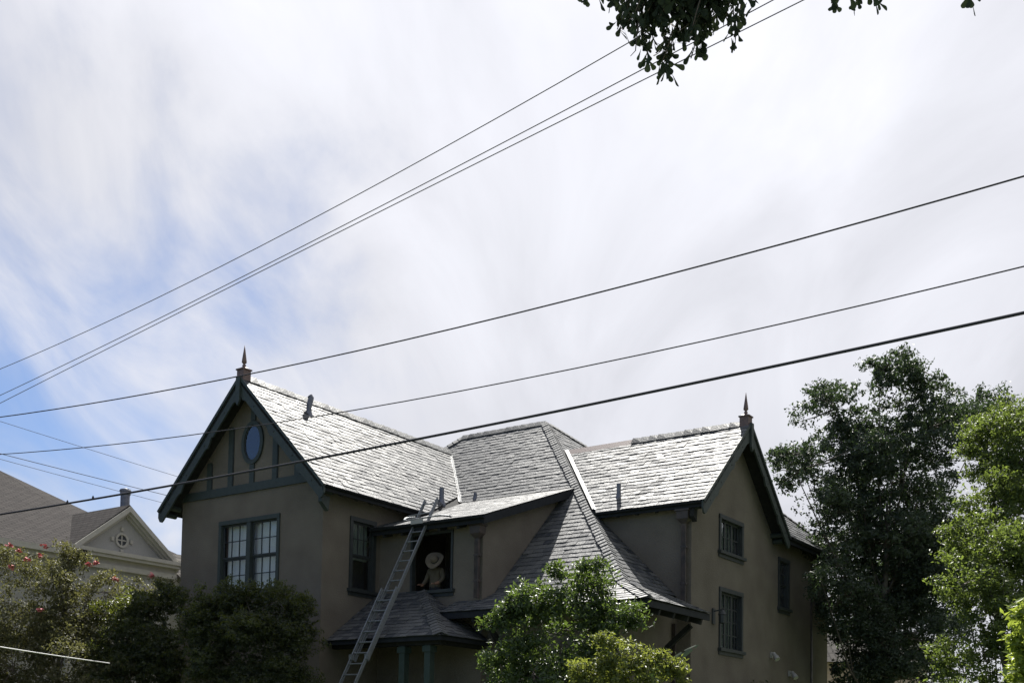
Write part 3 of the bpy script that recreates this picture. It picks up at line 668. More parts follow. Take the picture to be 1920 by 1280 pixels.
# soil stack cap on ridge
# porch posts, beam, door
for u in (2.27,3.04):
    b=MB(); b.box(u-.085,u+.085,.42,.59,.15,3.86); p=b.build('porch_post','green',HOUSE)
    b=MB(); b.box(u-.12,u+.12,.385,.625,3.70,3.84); b.build('capital','green',p); b=MB(); b.box(u-.12,u+.12,.385,.625,.15,.40); b.build('base','green',p)
b=MB(); b.box(.02,3.45,.42,.58,3.865,3.99); b.box(3.3,3.45,.59,2.09,3.865,3.99); b.build('porch_beam','darkwood',HOUSE)
b=MB(); b.box(.02,3.7,.1,2.09,0,.15); b.build('porch_floor','concrete',HOUSE)
b=MB(); b.box(1.75,2.75,1.99,2.098,.15,2.9); d=b.build('door','green',HOUSE)
for i in range(3):
    for j in range(5):
        p=MB(); p.box(1.87+.26*i,2.09+.26*i,1.978,1.989,.9+.36*j,1.22+.36*j); p.build('pane','glass',d)
# wall lantern + floodlights
b=MB(); b.box(7.425,7.46,6.40,6.54,4.72,5.12); ln=b.build('wall_lantern','muntin',HOUSE)
b=MB(); b.beam((7.46,6.47,5.05),(7.70,6.47,5.08),.03,.03); b.lathe((7.68,6.47,4.72),[(.04,0),(.085,.02),(.10,.22),(.12,.23),(.05,.32),(.015,.37)],8); b.build('lamp_body','muntin',ln)
for v,z in ((10.38,4.18),(11.82,3.74)):
    b=MB(); b.box(7.40,7.44,v-.08,v+.08,z-.03,z+.13); fl=b.build('floodlight','lampwhite',HOUSE)
    b=MB(); b.tube([(7.44,v,z+.05),(7.52,v,z+.06)],.02,6); b.lathe((7.50,v-.02,z+.10),[(.045,0),(.05,.06),(.075,.16),(.08,.24)],12,ax=(.55,-.25,-.75)); b.build('lamp_body','lampwhite',fl)

# ================================================================ LADDER
def hl_(name,label,cat,u,v,z=0):
    return tag(empty(name,wor(u,v,z),-HEAD),label,cat)
LU0,LU1=1.40,1.89
def lad(t): # point along ladder by height: passes (v=-.67,z=2.93) and (1.70,7.02)
    return (-.67+(t-2.93)*(2.37/4.09), t)
v0,_=lad(0.02)
LD=hl_('ladder','aluminium extension ladder leaning on the dormer eave between the gables','ladder',0,0)
dirl=Vector((0,2.37,4.09)).normalized()
zt=7.72
def rails(u0,u1,za,zb,off,nm):
    nrm=Vector((0,-4.09,2.37)).normalized()*off
    for u in (u0,u1):
        a=Vector((u,lad(za)[0],za))+nrm; b_=Vector((u,lad(zb)[0],zb))+nrm
        b=MB(); sgn=1 if u==u0 else -1
        b.beam(a,b_,.012,.075,up=(0,-.85,.5)); 
        for e in (-1,1): 
            o=Vector((0,-4.09,2.37)).normalized()*.034*e+Vector((sgn*.013,0,0)); b.beam(a+o,b_+o,.026,.008,up=(0,-.85,.5))
        b.build('rail','alu',LD)
    k=int(((zb-za)/dirl.z)/.305)
    for i in range(k):
        p=Vector((0,lad(za)[0],za))+dirl*(.22+.305*i)+nrm
        b=MB(); b.tube([(u0+.004,p.y,p.z),(u1-.004,p.y,p.z)],.017,8); r=b.build('rung','alu',LD)
rails(LU0+.035,LU1-.035,3.5,zt+.05,-.045,'fly'); rails(LU0,LU1,.02,5.28,.045,'base')
for u in (LU0,LU1):
    b=MB(); y,z=lad(.02); b.box(u-.05,u+.05,y-.09,y+.07,0,.05); b.build('foot','rubber',LD)
    b=MB(); y,z=lad(3.55); b.box(u-.05,u+.05,y-.09,y-.0,z-.05,z+.08); b.build('rung_lock','alu',LD)
b=MB(); y,z=lad(7.15); y-=.12
b.tube([(LU0-.10,y-.02,z),(LU1+.35,y-.02,z+.02)],.02,8)
b.tube([(LU0-.10,y-.02,z),(LU0-.20,y-.01,z+.02),(LU0-.24,y+.08,z+.08),(LU0-.20,y+.20,z+.12),(LU0-.08,y+.28,z+.13)],.024,8)
b.tube([(LU1+.35,y-.02,z+.02),(LU1+.46,y+.02,z+.03),(LU1+.54,y+.25,z+.05),(LU1+.56,y+.42,z+.02)],.024,8)
b.tube([(LU0-.1,y+.02,z+.12),(LU1+.1,y+.02,z+.14)],.014,6)
b.build('stabiliser','alu',LD)
b=MB(); b.box(LU0+.05,LU1-.05,y-.05,y+.12,z-.12,z-.09); b.box(LU0+.05,LU1-.05,y-.05,y-.035,z-.09,z-.02); b.box(LU0+.05,LU1-.05,y+.105,y+.12,z-.09,z-.02); b.build('tool_tray','lampwhite',LD)

# ================================================================ PERSON in the dormer opening
PU,PV,PZ=1.66,2.38,4.60
PE_=hl_('person','person in a tan shirt and wide straw hat standing in the open window','person',PU,PV,PZ)
def skinmesh(name,verts,edges,radii,sub=2):
    me=bpy.data.meshes.new(name); me.from_pydata(verts,edges,[]); o=bpy.data.objects.new(name,me); COL.objects.link(o)
    sk=o.modifiers.new('s','SKIN'); ss=o.modifiers.new('u','SUBSURF'); ss.levels=sub; ss.render_levels=sub
    for i,r in enumerate(radii):
        sv=me.skin_vertices[0].data[i]; sv.radius=(r,r) if not isinstance(r,tuple) else r; sv.use_root=(i==0)
    dg=bpy.context.evaluated_depsgraph_get(); m2=bpy.data.meshes.new_from_object(o.evaluated_get(dg)); bpy.data.objects.remove(o); m2.name=name
    return m2
# local: x=u, y=v (the figure faces -y), z up
bv=[(0,0,.92),(0,.0,1.08),(0,.0,1.24),(0,.01,1.38),(0,-.03,1.47),(0,-.07,1.55),(0,-.10,1.62),
    (.19,.01,1.36),(.27,-.02,1.14),(.24,-.20,1.00),(.20,-.29,.98),
    (-.19,.01,1.36),(-.28,-.02,1.14),(-.27,-.18,.98),(-.24,-.28,.96),
    (.10,.02,.86),(.11,.0,.48),(.11,.03,.08),(.11,-.12,.035),(-.10,.02,.86),(-.11,.0,.48),(-.11,.03,.08),(-.11,-.12,.035)]
be=[(0,1),(1,2),(2,3),(3,4),(4,5),(5,6),(3,7),(7,8),(8,9),(9,10),(3,11),(11,12),(12,13),(13,14),(0,15),(15,16),(16,17),(17,18),(0,19),(19,20),(20,21),(21,22)]
br_=[(.17,.13),(.17,.12),(.20,.13),(.17,.12),.062,.085,.075,.085,.062,.045,.035,.085,.062,.045,.035,.105,.075,.05,.04,.105,.075,.05,.04]
bm_=skinmesh('body',bv,be,br_)
for k in ('khaki','darkcloth','skin'): bm_.materials.append(M[k])
for p in bm_.polygons:
    c=p.center; p.use_smooth=True
    p.material_index=2 if (c.z>1.45 or (c.y<-.19 and .9<c.z<1.06)) else (1 if c.z<.93 else 0)
body=bpy.data.objects.new('body',bm_); COL.objects.link(body); body.parent=PE_
for sx in (.20,-.24):
    for i in range(5):
        a=-.035+.0175*i; fx=sx+a; ln=(.07,.085,.09,.082,.06)[i]
        if i==(4 if sx>0 else 0): pass
        b=MB(); b.tube([(fx,-.30,.975),(fx*1.0+a*.2,-.30-ln*.6,.985),(fx+a*.3,-.30-ln,.955)],[.010,.009,.007],6); b.build('finger','skin',PE_,smooth=True)
# face
b=MB(); b.lathe((0,-.17,1.545),[(.006,-.02),(.018,0),(.012,.03),(.005,.045)],8); b.build('nose','skin',PE_)
b=MB(); b.lathe((0,-.06,1.56),[(.085,-.07),(.102,-.02),(.104,.03),(.08,.09),(.03,.125)],14); b.build('hair','hair',PE_,smooth=True)
# straw hat, bowed toward the street
hat=MB(); n=36; prof=[(.0,.135),(.05,.14),(.078,.125),(.092,.09),(.10,.02),(.105,.0),(.15,-.012),(.20,-.008),(.245,.012),(.245,.004),(.20,-.016),(.15,-.020),(.10,-.010)]
V=[];F=[]
for r,z in prof:
    for j in range(n):
        a=2*math.pi*j/n; up=.035*math.cos(2*a)*(r/.245)**2 if r>.1 else 0
        dent=-.03*math.exp(-(math.cos(a))**2*6)*max(0,1-r/.08) if r<.08 else 0
        V.append((r*math.cos(a)*1.02,r*math.sin(a)*1.0,z+up+dent))
for i in range(len(prof)-1):
    for j in range(n): F.append((i*n+j,i*n+(j+1)%n,(i+1)*n+(j+1)%n,(i+1)*n+j))
hat.add(V,F); ho=hat.build('straw_hat','straw',PE_,smooth=True); ho.location=(.10,-.17,1.60); ho.rotation_euler=(R(62),R(24),0)
band=MB(); band.lathe((0,0,0),[(.108,.002),(.110,.004),(.104,.030),(.100,.030)],36); bo=band.build('hat_band','darkcloth',ho)

# ================================================================ NEIGHBOUR HOUSE (same street grid)
NB=tag(empty('house',wor(-13,2,0),-HEAD),'grey shingled house with a round-windowed pediment and metal flue','house')
def nb(mb,name,mt,parent=None,**k):
    mb.v=[(x+13,y-2,z) for x,y,z in mb.v]; return mb.build(name,mt,parent or NB,**k)
NP=lambda u,v:(u,v,7.3+.54*(-10.7-u))
mb=MB(); deck(mb,V_(NP,(-10.45,-14),(-10.45,.6),(-13.73,2.18),(-18.65,1.19),(-18.65,-14)),.15); deck(mb,[NP(-13.73,2.18),(-18.65,1.19,11.6),(-18.65,9,6.8),(-11.0,9,6.8)],.15); deck(mb,[(-18.65,-14,11.6),(-18.65,1.19,11.6),(-26,1.19,7),(-26,-14,7)],.15); nb(mb,'main_roof','nroof')
mb=MB(); deck(mb,[(-10.75,.25,7.42),(-10.75,2.22,9.00),(-13.80,2.22,9.00),(-11.6,.25,7.42)],.12); deck(mb,[(-10.75,4.22,7.40),(-10.75,2.22,9.00),(-13.80,2.22,9.00),(-16,4.22,7.40)],.12); nb(mb,'pediment_roof','nroof2')
mb=MB(); deck(mb,[(-12.5,4.5,8.05),(-12.5,9.6,8.05),(-9.3,9.6,5.9),(-9.3,4.3,5.9)],.12); deck(mb,[(-12.5,4.5,8.05),(-12.5,9.6,8.05),(-15,9.6,6.2),(-15,4.5,6.2)],.12); nb(mb,'wing_roof','nroof3')
mb=MB(); mb.box(-25,-11.12,-13.5,8.5,0,7.0); mb.box(-11.11,-10.99,.32,4.10,0,7.2); nb(mb,'wall','nwall')
mb=MB(); mb.prism([(-11.1,.36,7.3),(-11.1,4.1,7.3),(-11.1,2.22,8.83)],(.1,0,0)); nb(mb,'pediment_wall','nwall')
def rakeb(sgn):
    mb=MB(); e=(2.22+sgn*2.02)
    for o,w_,dz in ((.30,.17,-.02),(.20,.10,-.17),(.10,.07,-.27)):
        a=Vector((-11.0,2.22,8.96+dz-w_/2));c=Vector((-11.0,e,7.38+dz-w_/2))
        mb.prism([a+Vector((0,0,w_/2+.0)),c+Vector((0,0,w_/2)),c-Vector((0,0,w_/2)),a-Vector((0,0,w_/2))],(o,0,0))
    return nb(mb,'raking_cornice','ntrim')
rakeb(-1); rakeb(1)
mb=MB(); 
for z0,z1,o in ((7.30,7.42,.36),(7.20,7.30,.30),(7.02,7.20,.10),(6.86,7.02,.16)): mb.box(-11.0,-11.0+o,.28-o*.3,4.14+o*.3,z0,z1)
nb(mb,'cornice','ntrim')
mb=MB()
for z0,z1,o in ((7.02,7.19,.72),(6.88,7.02,.58),(6.66,6.88,.25)): mb.box(-11.12,-11.12+o,-13.5,.2,z0,z1)
nb(mb,'eave_cornice','ntrim')
# round window with keystones
cv,cz=2.13,7.86; mb=MB(); n=28; V=[];F=[]
for i in range(n):
    a=2*math.pi*i/n
    for rr,oo in ((.17,0),(.17,.05),(.24,.05),(.24,0)): V.append((-11.0+oo,cv+rr*math.cos(a),cz+rr*math.sin(a)))
F=[(4*i+j,4*((i+1)%n)+j,4*((i+1)%n)+(j+1)%4,4*i+(j+1)%4) for i in range(n) for j in range(4)]
mb.add(V,F); mb.box(-10.999,-10.97,cv-.02,cv+.02,cz-.17,cz+.17); mb.box(-10.998,-10.972,cv-.17,cv+.17,cz-.02,cz+.02); rwn=nb(mb,'window','ntrim')
mb=MB(); mb.lathe((-10.995,cv,cz),[(.17,0),(.17,.004)],24,ax=(1,0,0)); nb(mb,'pane',mat('dark_pane',(.03,.035,.045),rough=.15),rwn)
for a in range(4):
    mb=MB(); t=a*math.pi/2; p=Vector((-10.99,cv+.35*math.cos(t),cz+.35*math.sin(t))); mb.box(p.x-.01,p.x+.045,p.y-.05,p.y+.05,p.z-.06,p.z+.06); nb(mb,'keystone','ntrim',rwn)
mb=MB(); mb.lathe((-12.1,3.0,8.2),[(.15,0),(.15,1.42),(.17,1.42),(.17,1.60),(.12,1.60)],14); fl=nb(mb,'flue','zinc')
mb=MB(); mb.lathe((-12.1,3.0,9.72),[(.19,0),(.19,.05),(.05,.12)],14); nb(mb,'flue_cap','zinc',fl)

# beige building beyond the side yard
BB=tag(empty('outbuilding',(14.2,46,0)),'beige sided outbuilding glimpsed between house and dark tree','building')
b=MB()
for i in range(26): b.box(-3,3,-.02-.0*i,.10,.22*i,.22*i+.205)
for i in range(26):
    q=MB(); q.add([(-3,.0,.2*i),(3,.0,.2*i),(3,-.028,.2*i),(-3,-.028,.2*i),(-3,0,.2*i+.2),(3,0,.2*i+.2)],[(0,1,2,3),(3,2,5,4),(0,4,5,1),(0,3,4),(1,5,2)]); q.build('siding_board','siding',BB,fix=True)
b=MB(); b.box(-3,3,.002,4,0,5.2); b.build('wall','siding',BB)
b=MB(); b.prism([(-3.3,-.4,5.2),(-3.3,4.4,5.2),(-3.3,2,6.7)],(6.6,0,0)); b.build('roof','nroof3',BB)
b=MB(); b.box(-.62,-.50,-.06,-.03,0,5.2); b.build('downspout','siding',BB)

# ================================================================ WIRES
def curve_wire(name,label,fn,a,b_,r,mt='rubber',n=60,cat='cable',group=None):
    P=[fn(a+(b_-a)*i/n) for i in range(n+1)]; org=Vector(P[0]); mb=MB(); mb.tube([Vector(p)-org for p in P],r,6)
    o=mb.build(name,mt,smooth=True); o.location=org; tag(o,label,cat,group); return o
def fitq(pts): 
    c=np.polyfit([p[0] for p in pts],[p[1] for p in pts],2); return lambda s:float(np.polyval(c,s))
w3=fitq([(-5.72,6.86),(3.14,6.74),(9.14,6.84),(13.49,6.91),(16.78,6.94)]); w2=fitq([(-5.82,8.31),(5.05,7.57),(9.13,7.47),(13.48,7.43),(16.78,7.56)]); w1=fitq([(-5.89,9.22),(2.37,8.74),(9.11,8.56),(13.48,8.57),(16.79,8.69)])
T3=curve_wire('cable','thick black bundled cable crossing low in front of the roofs',lambda s:wor(s,-5,w3(s)),-34,36,.022)
curve_wire('cable','thin black cable passing just above the main roof ridge',lambda s:wor(s,-5,w2(s)),-34,36,.0095)
curve_wire('cable','black cable crossing the oval-windowed gable just below its spire',lambda s:wor(s,-5,w1(s)),-34,36,.012)
for s in (-3.0,-2.05):
    b=MB(); p=wor(s,-5,w3(s)+.03); b.lathe((0,0,0),[(.015,-.02),(.028,0),(.018,.03),(.005,.05)],6); c=b.build('clamp','rubber',T3); c.location=p-T3.location
ang=R(-51); DD=Vector((math.sin(ang),math.cos(ang),0)); B0=Vector((0,12,0))
def up_(pts): 
    q=fitq(pts); return lambda s:B0+DD*s+Vector((0,0,q(s)))
curve_wire('wire','highest thin wire, set apart from the close pair below it',up_([(11.88,8.12),(9.33,8.16),(4.66,8.34),(1.45,8.59),(-1.22,8.84)]),42,-9,.0055,'cablegrey')
for lab,pts in zip(('upper wire of the close pair running beneath the single highest wire','lower wire of the close pair running beneath the single highest wire'),([(11.83,7.63),(6.93,7.92),(2.93,8.16),(.13,8.33),(-1.7,8.55)],[(11.82,7.5),(6.92,7.81),(2.93,8.14),(.13,8.27),(-1.81,8.39),(-3.3,8.52)])):
    curve_wire('wire',lab,up_(pts),42,-9,.0055,'cablegrey',group='pair of thin overhead wires')
for lab,pts,r,grp in (('faint service wire slanting down behind the big gable bargeboard',[(-4.36,9.45),(-2.1,9.32),(.94,9.21)],.006,None),('service wire slanting down to the metal flue, upper of two',[(-4.32,8.62),(-2.07,8.62),(.69,8.57)],.0085,None),('service wire slanting down to the metal flue, lower of two',[(-4.32,8.47),(-2.07,8.46),(.51,8.32)],.006,None)):
    c=np.polyfit([p[0] for p in pts],[p[1] for p in pts],1); curve_wire('service_wire',lab,(lambda c:lambda s:wor(-7,s,float(np.polyval(c,s))+.001*s*s))(c),-14,9,r,'cablegrey',n=24)
curve_wire('service_wire','pale service wire in front of the flowering shrubs',lambda s:(-8.34+.87*s-.0*s,18+2*s,3.04-.10*s+.02*s*s),-4,1.12,.010,'cablewhite',n=20)

# ================================================================ VEGETATION
def leafmesh(name,P,Nn,size,wratio,mt,parent,tones,droop=.0,kind=None):
    """folded diamond leaves at P with leaf axis/normal random around Nn"""
    k=len(P); ax=rng.normal(size=(k,3)); ax[:,2]-=droop; ax/=np.linalg.norm(ax,axis=1)[:,None]
    nn=Nn+rng.normal(size=(k,3))*.75; s=np.cross(ax,nn); s/=np.linalg.norm(s,axis=1)[:,None]+1e-9; nn=np.cross(s,ax)
    ln=size*rng.uniform(.65,1.25,k)[:,None]; wd=ln*wratio*.5
    b=P-ax*ln*.5; t=P+ax*ln*.5-nn*ln*.10; mid=P-ax*ln*.02
    l=mid+s*wd+nn*wd*.30; r=mid-s*wd+nn*wd*.30
    V=np.stack([b,l,t,r],1).reshape(-1,3).astype(np.float32)
    i=np.arange(k)*4; F=np.stack([i,i+1,i+2,i,i+2,i+3],1).reshape(-1).astype(np.int32)
    me=bpy.data.meshes.new(name); me.vertices.add(4*k); me.vertices.foreach_set('co',V.ravel())
    me.loops.add(6*k); me.loops.foreach_set('vertex_index',F); me.polygons.add(2*k)
    me.polygons.foreach_set('loop_start',np.arange(2*k,dtype=np.int32)*3)
    me.update(calc_edges=True)
    a=me.attributes.new('tone','FLOAT','POINT'); a.data.foreach_set('value',np.repeat(tones,4).astype(np.float32))
    me.materials.append(M[mt]); o=bpy.data.objects.new(name,me); COL.objects.link(o); o.parent=parent
    if kind: o['kind']=kind
    return o
def sample(blobs,nleaf,clump=14,sig=.12,hollow=.45,rough=.28,subs=13,fill=.22):
    A0=np.array(blobs); S=[]
    for bb in A0:
        m_=max(5,int(subs*min(2.2,(bb[3]*bb[5])**.5*1.1)))
        for j in range(m_):
            d=rng.normal(size=3); d/=np.linalg.norm(d); q=bb[:3]+d*bb[3:6]*rng.uniform(.45,1.08)
            rr=min(bb[3:6])*rng.uniform(.22,.50)*(1+rough*rng.normal()*.5)+.05
            S.append([*q,rr*rng.uniform(.9,1.4),rr*rng.uniform(.9,1.3),rr*rng.uniform(.6,1.0)])
    A=np.array(S); wgt=A[:,3]*A[:,5]; wgt/=wgt.sum(); nc=nleaf//clump
    w0=A0[:,3]*A0[:,5]*A0[:,4]; w0/=w0.sum(); nf=int(nc*fill)
    idx=rng.choice(len(A),nc-nf,p=wgt); i0=rng.choice(len(A0),nf,p=w0)
    d=rng.normal(size=(nc,3)); d/=np.linalg.norm(d,axis=1)[:,None]; d[:,2]=np.where(rng.random(nc)<.45,np.abs(d[:,2]),d[:,2])
    B=np.concatenate([A[idx],A0[i0]]); rad=np.where(np.arange(nc)<nc-nf,hollow+(1-hollow)*rng.random(nc)**.6,rng.random(nc)**.4*.85)
    C=B[:,:3]+d*B[:,3:6]*rad[:,None]
    base=rng.normal(.45,.16,len(A)); tone=np.clip(np.concatenate([base[idx],np.full(nf,.35)])+rng.normal(0,.12,nc),0,1)
    cs=sig*rng.uniform(.5,1.5,nc)
    tb=rng.normal(size=(nc*clump,3)); tb/=np.linalg.norm(tb,axis=1)[:,None]; tb*=(rng.random(nc*clump)**.45)[:,None]
    P=np.repeat(C,clump,0)+tb*np.repeat(cs,clump)[:,None]*np.array([1.35,1.35,.95])
    Nn=np.repeat(d,clump,0)*.4+tb*.5+np.array([0,-.25,.8]); T=np.clip(np.repeat(tone,clump)+rng.normal(0,.15,nc*clump),0,1)
    P[:,2]=np.maximum(P[:,2],.06)
    return P,Nn,T,C
def plant(name,label,cat,base,blobs,nleaf,size,wr,mt,trunk_r=.1,clump=14,sig=.12,hollow=.45,group=None,rough=.28,fill=.22,twigs=60):
    root=tag(empty(name,base),label,cat,group); base=Vector(base)
    P,Nn,T,C=sample(blobs,nleaf,clump,sig,hollow,rough,fill=fill)
    leafmesh('crown' if 'tree' in name else 'foliage',P-np.array(base),Nn,size,wr,mt,root,T)
    mb=MB(); A=[Vector(b[:3])-base for b in blobs]; top=max(a.z for a in A)
    cx=sum((a.x for a in A))/len(A); cy=sum((a.y for a in A))/len(A)
    tr=[Vector((0,0,-.05))]+[Vector((cx*t+random.gauss(0,trunk_r*.6),cy*t+random.gauss(0,trunk_r*.6),top*.68*t)) for t in (.2,.4,.6,.8,1.0)]
    mb.tube(tr,trunk_r,9,trunk_r*.15)
    for a in A:
        f=min(.95,max(.12,(a.z-.2*top)/top)); i=int(f*5); s=tr[i].lerp(tr[min(i+1,5)],f*5-i)
        m1=s.lerp(a,.5)+Vector((random.gauss(0,.12),random.gauss(0,.12),-.08*(a-s).length))
        mb.tube([s,m1,a],trunk_r*.24*(1-f*.5),6,trunk_r*.04,caps=False)
    if len(C):
        for i in rng.choice(len(C),min(twigs,len(C)),replace=False):
            c=Vector(C[i])-base; a=min(A,key=lambda q:(q-c).length); mb.tube([a,a.lerp(c,.55)+Vector((0,0,-.04)),c],trunk_r*.13,4,.004,caps=False)
    mb.build('trunk','bark',root,smooth=True)
    return root
oak=[(11.63,33.00,12.56,1.11,1.03,0.95),(10.98,33.00,12.96,0.48,0.48,0.48),(12.14,33.00,13.15,0.48,0.48,0.48),(12.51,33.00,11.35,1.35,1.19,1.03),(9.69,33.00,11.87,0.95,0.87,0.79),(10.17,33.00,10.50,1.51,1.35,1.19),(8.39,32.00,9.73,0.92,0.81,0.69),(7.79,31.50,10.06,0.58,0.48,0.38),(9.01,32.00,8.48,1.08,0.96,0.85),(11.79,33.50,9.83,1.93,1.69,1.45),(10.98,33.50,7.84,1.93,1.69,1.45),(13.09,33.50,7.22,1.45,1.61,1.77),(9.33,31.50,6.07,0.98,1.06,1.14),(11.45,33.00,5.02,1.75,1.6,1.43),(13.80,34.00,11.66,0.90,0.86,0.82),(15.15,35.00,12.41,0.93,0.84,0.76),(12.30,34.50,6.70,2.16,2.07,1.99),(11.6,33.00,3.74,1.75,1.5,1.11),(8.52,30.50,6.22,0.44,0.48,0.51)]
plant('oak_tree','tall dark evergreen tree rising beside the house end wall','tree',(11.2,33.2,0),oak,150000,.115,.5,'oakleaf',.24,clump=20,sig=.15,hollow=.55,twigs=220,fill=.16)
light=[(11.76,26.00,9.31,0.88,0.88,0.88),(11.40,26.50,8.80,0.70,0.67,0.64),(10.77,24.50,7.29,0.82,0.80,0.77),(9.90,24.00,6.11,0.58,0.55,0.52),(10.21,23.00,5.71,0.83,0.80,0.77),(9.17,22.50,5.00,0.49,0.49,0.49),(9.76,22.50,4.41,0.87,0.76,0.65),(8.69,22.00,3.64,0.48,0.42,0.37),(9.43,22.00,3.38,0.85,0.69,0.53),(10.18,22.00,4.03,0.63,0.74,0.85),(11.25,24.00,6.95,0.69,0.87,1.04),(8.53,22.00,3.16,0.32,0.29,0.26),(11.6,25,8.2,.9,.9,.9),(11.0,23.5,5.0,1.0,1.0,1.2),(10.2,22.5,2.6,1.3,.9,.8)]
plant('laurel_tree','lighter yellow-green tree in front of the tall dark tree','tree',(10.5,23.3,0),light,62000,.095,.45,'lightleaf',.14,clump=16,sig=.12,hollow=.30,twigs=90)
bush=[(1.05,22.30,4.74,0.76,0.64,0.40),(0.24,22.00,4.46,0.58,0.51,0.44),(1.69,22.20,4.62,0.66,0.54,0.43),(1.06,22.30,3.92,1.23,0.96,0.70),(0.01,21.80,3.69,0.50,0.54,0.58),(-0.23,21.50,3.14,0.43,0.45,0.47),(1.28,22.30,3.11,1.29,0.96,0.64),(0.41,21.60,2.98,0.83,0.68,0.52),(1.33,22.00,5.15,0.21,0.22,0.23),(1.79,22.00,5.09,0.17,0.21,0.25),(0.84,22.00,5.08,0.15,0.15,0.15),(2.10,22.00,4.22,0.42,0.42,0.42),(0.96,22.00,2.18,1.27,1.00,0.74)]
plant('magnolia_tree','glossy-leaved small tree before the low slate hip','tree',(.9,22.1,0),bush,26000,.11,.40,'bushleaf',.09,clump=12,sig=.12,hollow=.30,twigs=80)
shrub=[(1.87,19.00,3.15,0.50,0.42,0.33),(1.37,19.00,2.83,0.31,0.30,0.29),(2.42,19.00,2.95,0.41,0.37,0.33),(2.01,19.00,2.63,0.82,0.60,0.38),(2.82,19.00,2.85,0.20,0.21,0.22),(1.19,18.80,2.85,0.14,0.20,0.25),(1.98,19.00,1.85,0.91,0.73,0.55)]
plant('shrub','bright yellow-green shrub with a banana leaf rising behind','shrub',(2.0,19.0,0),shrub,13000,.085,.42,'shrubleaf',.05,clump=10,sig=.085,hollow=.25,twigs=60)
pink=[(-12.45,28.00,5.85,0.81,0.69,0.57),(-11.55,28.30,5.91,0.75,0.65,0.54),(-12.29,27.30,4.61,1.05,1.02,0.98),(-11.31,27.80,4.82,1.00,0.97,0.94),(-10.48,28.60,5.35,0.76,0.64,0.52),(-9.65,29.00,5.49,0.77,0.61,0.45),(-10.35,27.80,4.29,1.07,0.94,0.80),(-10.94,27.00,3.61,1.43,1.17,0.91),(-11.94,26.50,3.17,1.02,0.89,0.76),(-11.31,28.00,6.23,0.35,0.32,0.30),(-9.70,26.50,3.02,1.02,0.83,0.64),(-11.31,26.80,1.98,1.68,1.29,0.90),(-13.59,27.50,5.01,0.93,1.12,1.32),(-12.9,27.3,3.6,1.0,1.0,1.1),(-12.9,27.0,2.4,1.0,1.0,.9),(-10.2,27.6,3.3,.8,.8,.8)]
pk=plant('flowering_shrub','tall olive flowering shrub with scattered pink blossoms','shrub',(-11.1,27.4,0),pink,76000,.082,.45,'pinkleaf',.10,clump=12,sig=.11,hollow=.25,twigs=120)
for (x,y,z) in [(-12.46,27.2,6.28),(-12.25,27.2,6.15),(-11.95,27.0,5.92),(-11.7,27.2,6.05),(-12.13,26.6,5.65),(-10.57,27.4,5.86),(-11.31,26.4,4.61),(-12.49,26.2,4.79),(-9.97,27.6,5.55),(-9.25,28.2,5.75),(-10.37,27.3,5.90),(-11.55,27.1,6.25)]:
    b=MB(); n=random.randint(14,24); cs=[]
    for i in range(n):
        c=Vector((random.gauss(0,.034),random.gauss(0,.020),random.gauss(0,.024))); r=random.uniform(.03,.042)
        q=Matrix.Rotation(random.uniform(0,6.3),3,'Z')@Matrix.Rotation(random.uniform(-1,1),3,'X')
        b.add([c+q@Vector((r*math.cos(a),r*math.sin(a),.3*r*(k%2))) for k,a in enumerate(np.linspace(0,2*math.pi,7)[:-1])]+[c],[(j,(j+1)%6,6) for j in range(6)])
    o=b.build('flower','petal',pk,fix=False); o.location=Vector((x,y,z))-pk.location
hedgeL=[(-8.36,25.20,4.43,0.75,0.67,0.58),(-8.72,24.90,3.84,0.72,0.72,0.72),(-7.92,24.70,3.36,0.71,0.80,0.89),(-8.71,24.60,3.04,0.71,0.74,0.77),(-9.40,25.40,4.43,0.34,0.35,0.37),(-8.01,25.40,4.82,0.49,0.40,0.31),(-8.33,24.80,1.98,1.07,0.98,0.89),(-7.66,24.9,3.1,.38,.6,1.1)]
def push(bl,k): return [(x*k,y*k,(z-1.6)*k+1.6,a*k,b_*k,c*k) for x,y,z,a,b_,c in bl]
hedgeL+=[(-7.75,25.2,4.80,.55,.45,.32),(-8.6,25.2,4.70,.5,.45,.32)]
hedgeL=push(hedgeL,1.085)
plant('hedge','rounded dark hedge bush between flowering shrub and gable wall','hedge',(-9.1,27.0,0),hedgeL,68000,.068,.5,'hedgeleaf',.08,clump=12,sig=.07,hollow=.30,rough=.15,twigs=40,fill=.5)
hedgeC=[(-6.40,24.40,4.60,0.68,0.57,0.47),(-5.46,24.40,4.71,0.73,0.57,0.42),(-4.78,24.60,4.41,0.43,0.46,0.50),(-6.64,24.30,3.76,0.56,0.72,0.88),(-5.64,24.30,3.78,1.05,0.99,0.93),(-4.85,24.50,3.51,0.49,0.69,0.88),(-6.64,24.20,2.99,0.58,0.64,0.70),(-5.59,24.20,2.71,1.11,0.96,0.81),(-4.71,24.50,2.63,0.49,0.63,0.77),(-5.81,24.30,1.55,1.40,1.11,0.82)]
hedgeC+=[(-6.85,24.3,4.35,.42,.5,.50),(-6.9,24.3,3.4,.36,.5,.8),(-4.62,24.6,4.35,.38,.4,.45),(-5.9,24.3,4.75,.5,.4,.35)]
hedgeC=push(hedgeC,1.04)
plant('hedge','tall clipped dark hedge under the twin sash window','hedge',(-5.9,25.4,0),hedgeC,100000,.065,.5,'hedgeleaf',.08,clump=12,sig=.07,hollow=.30,rough=.12,twigs=40,fill=.5)
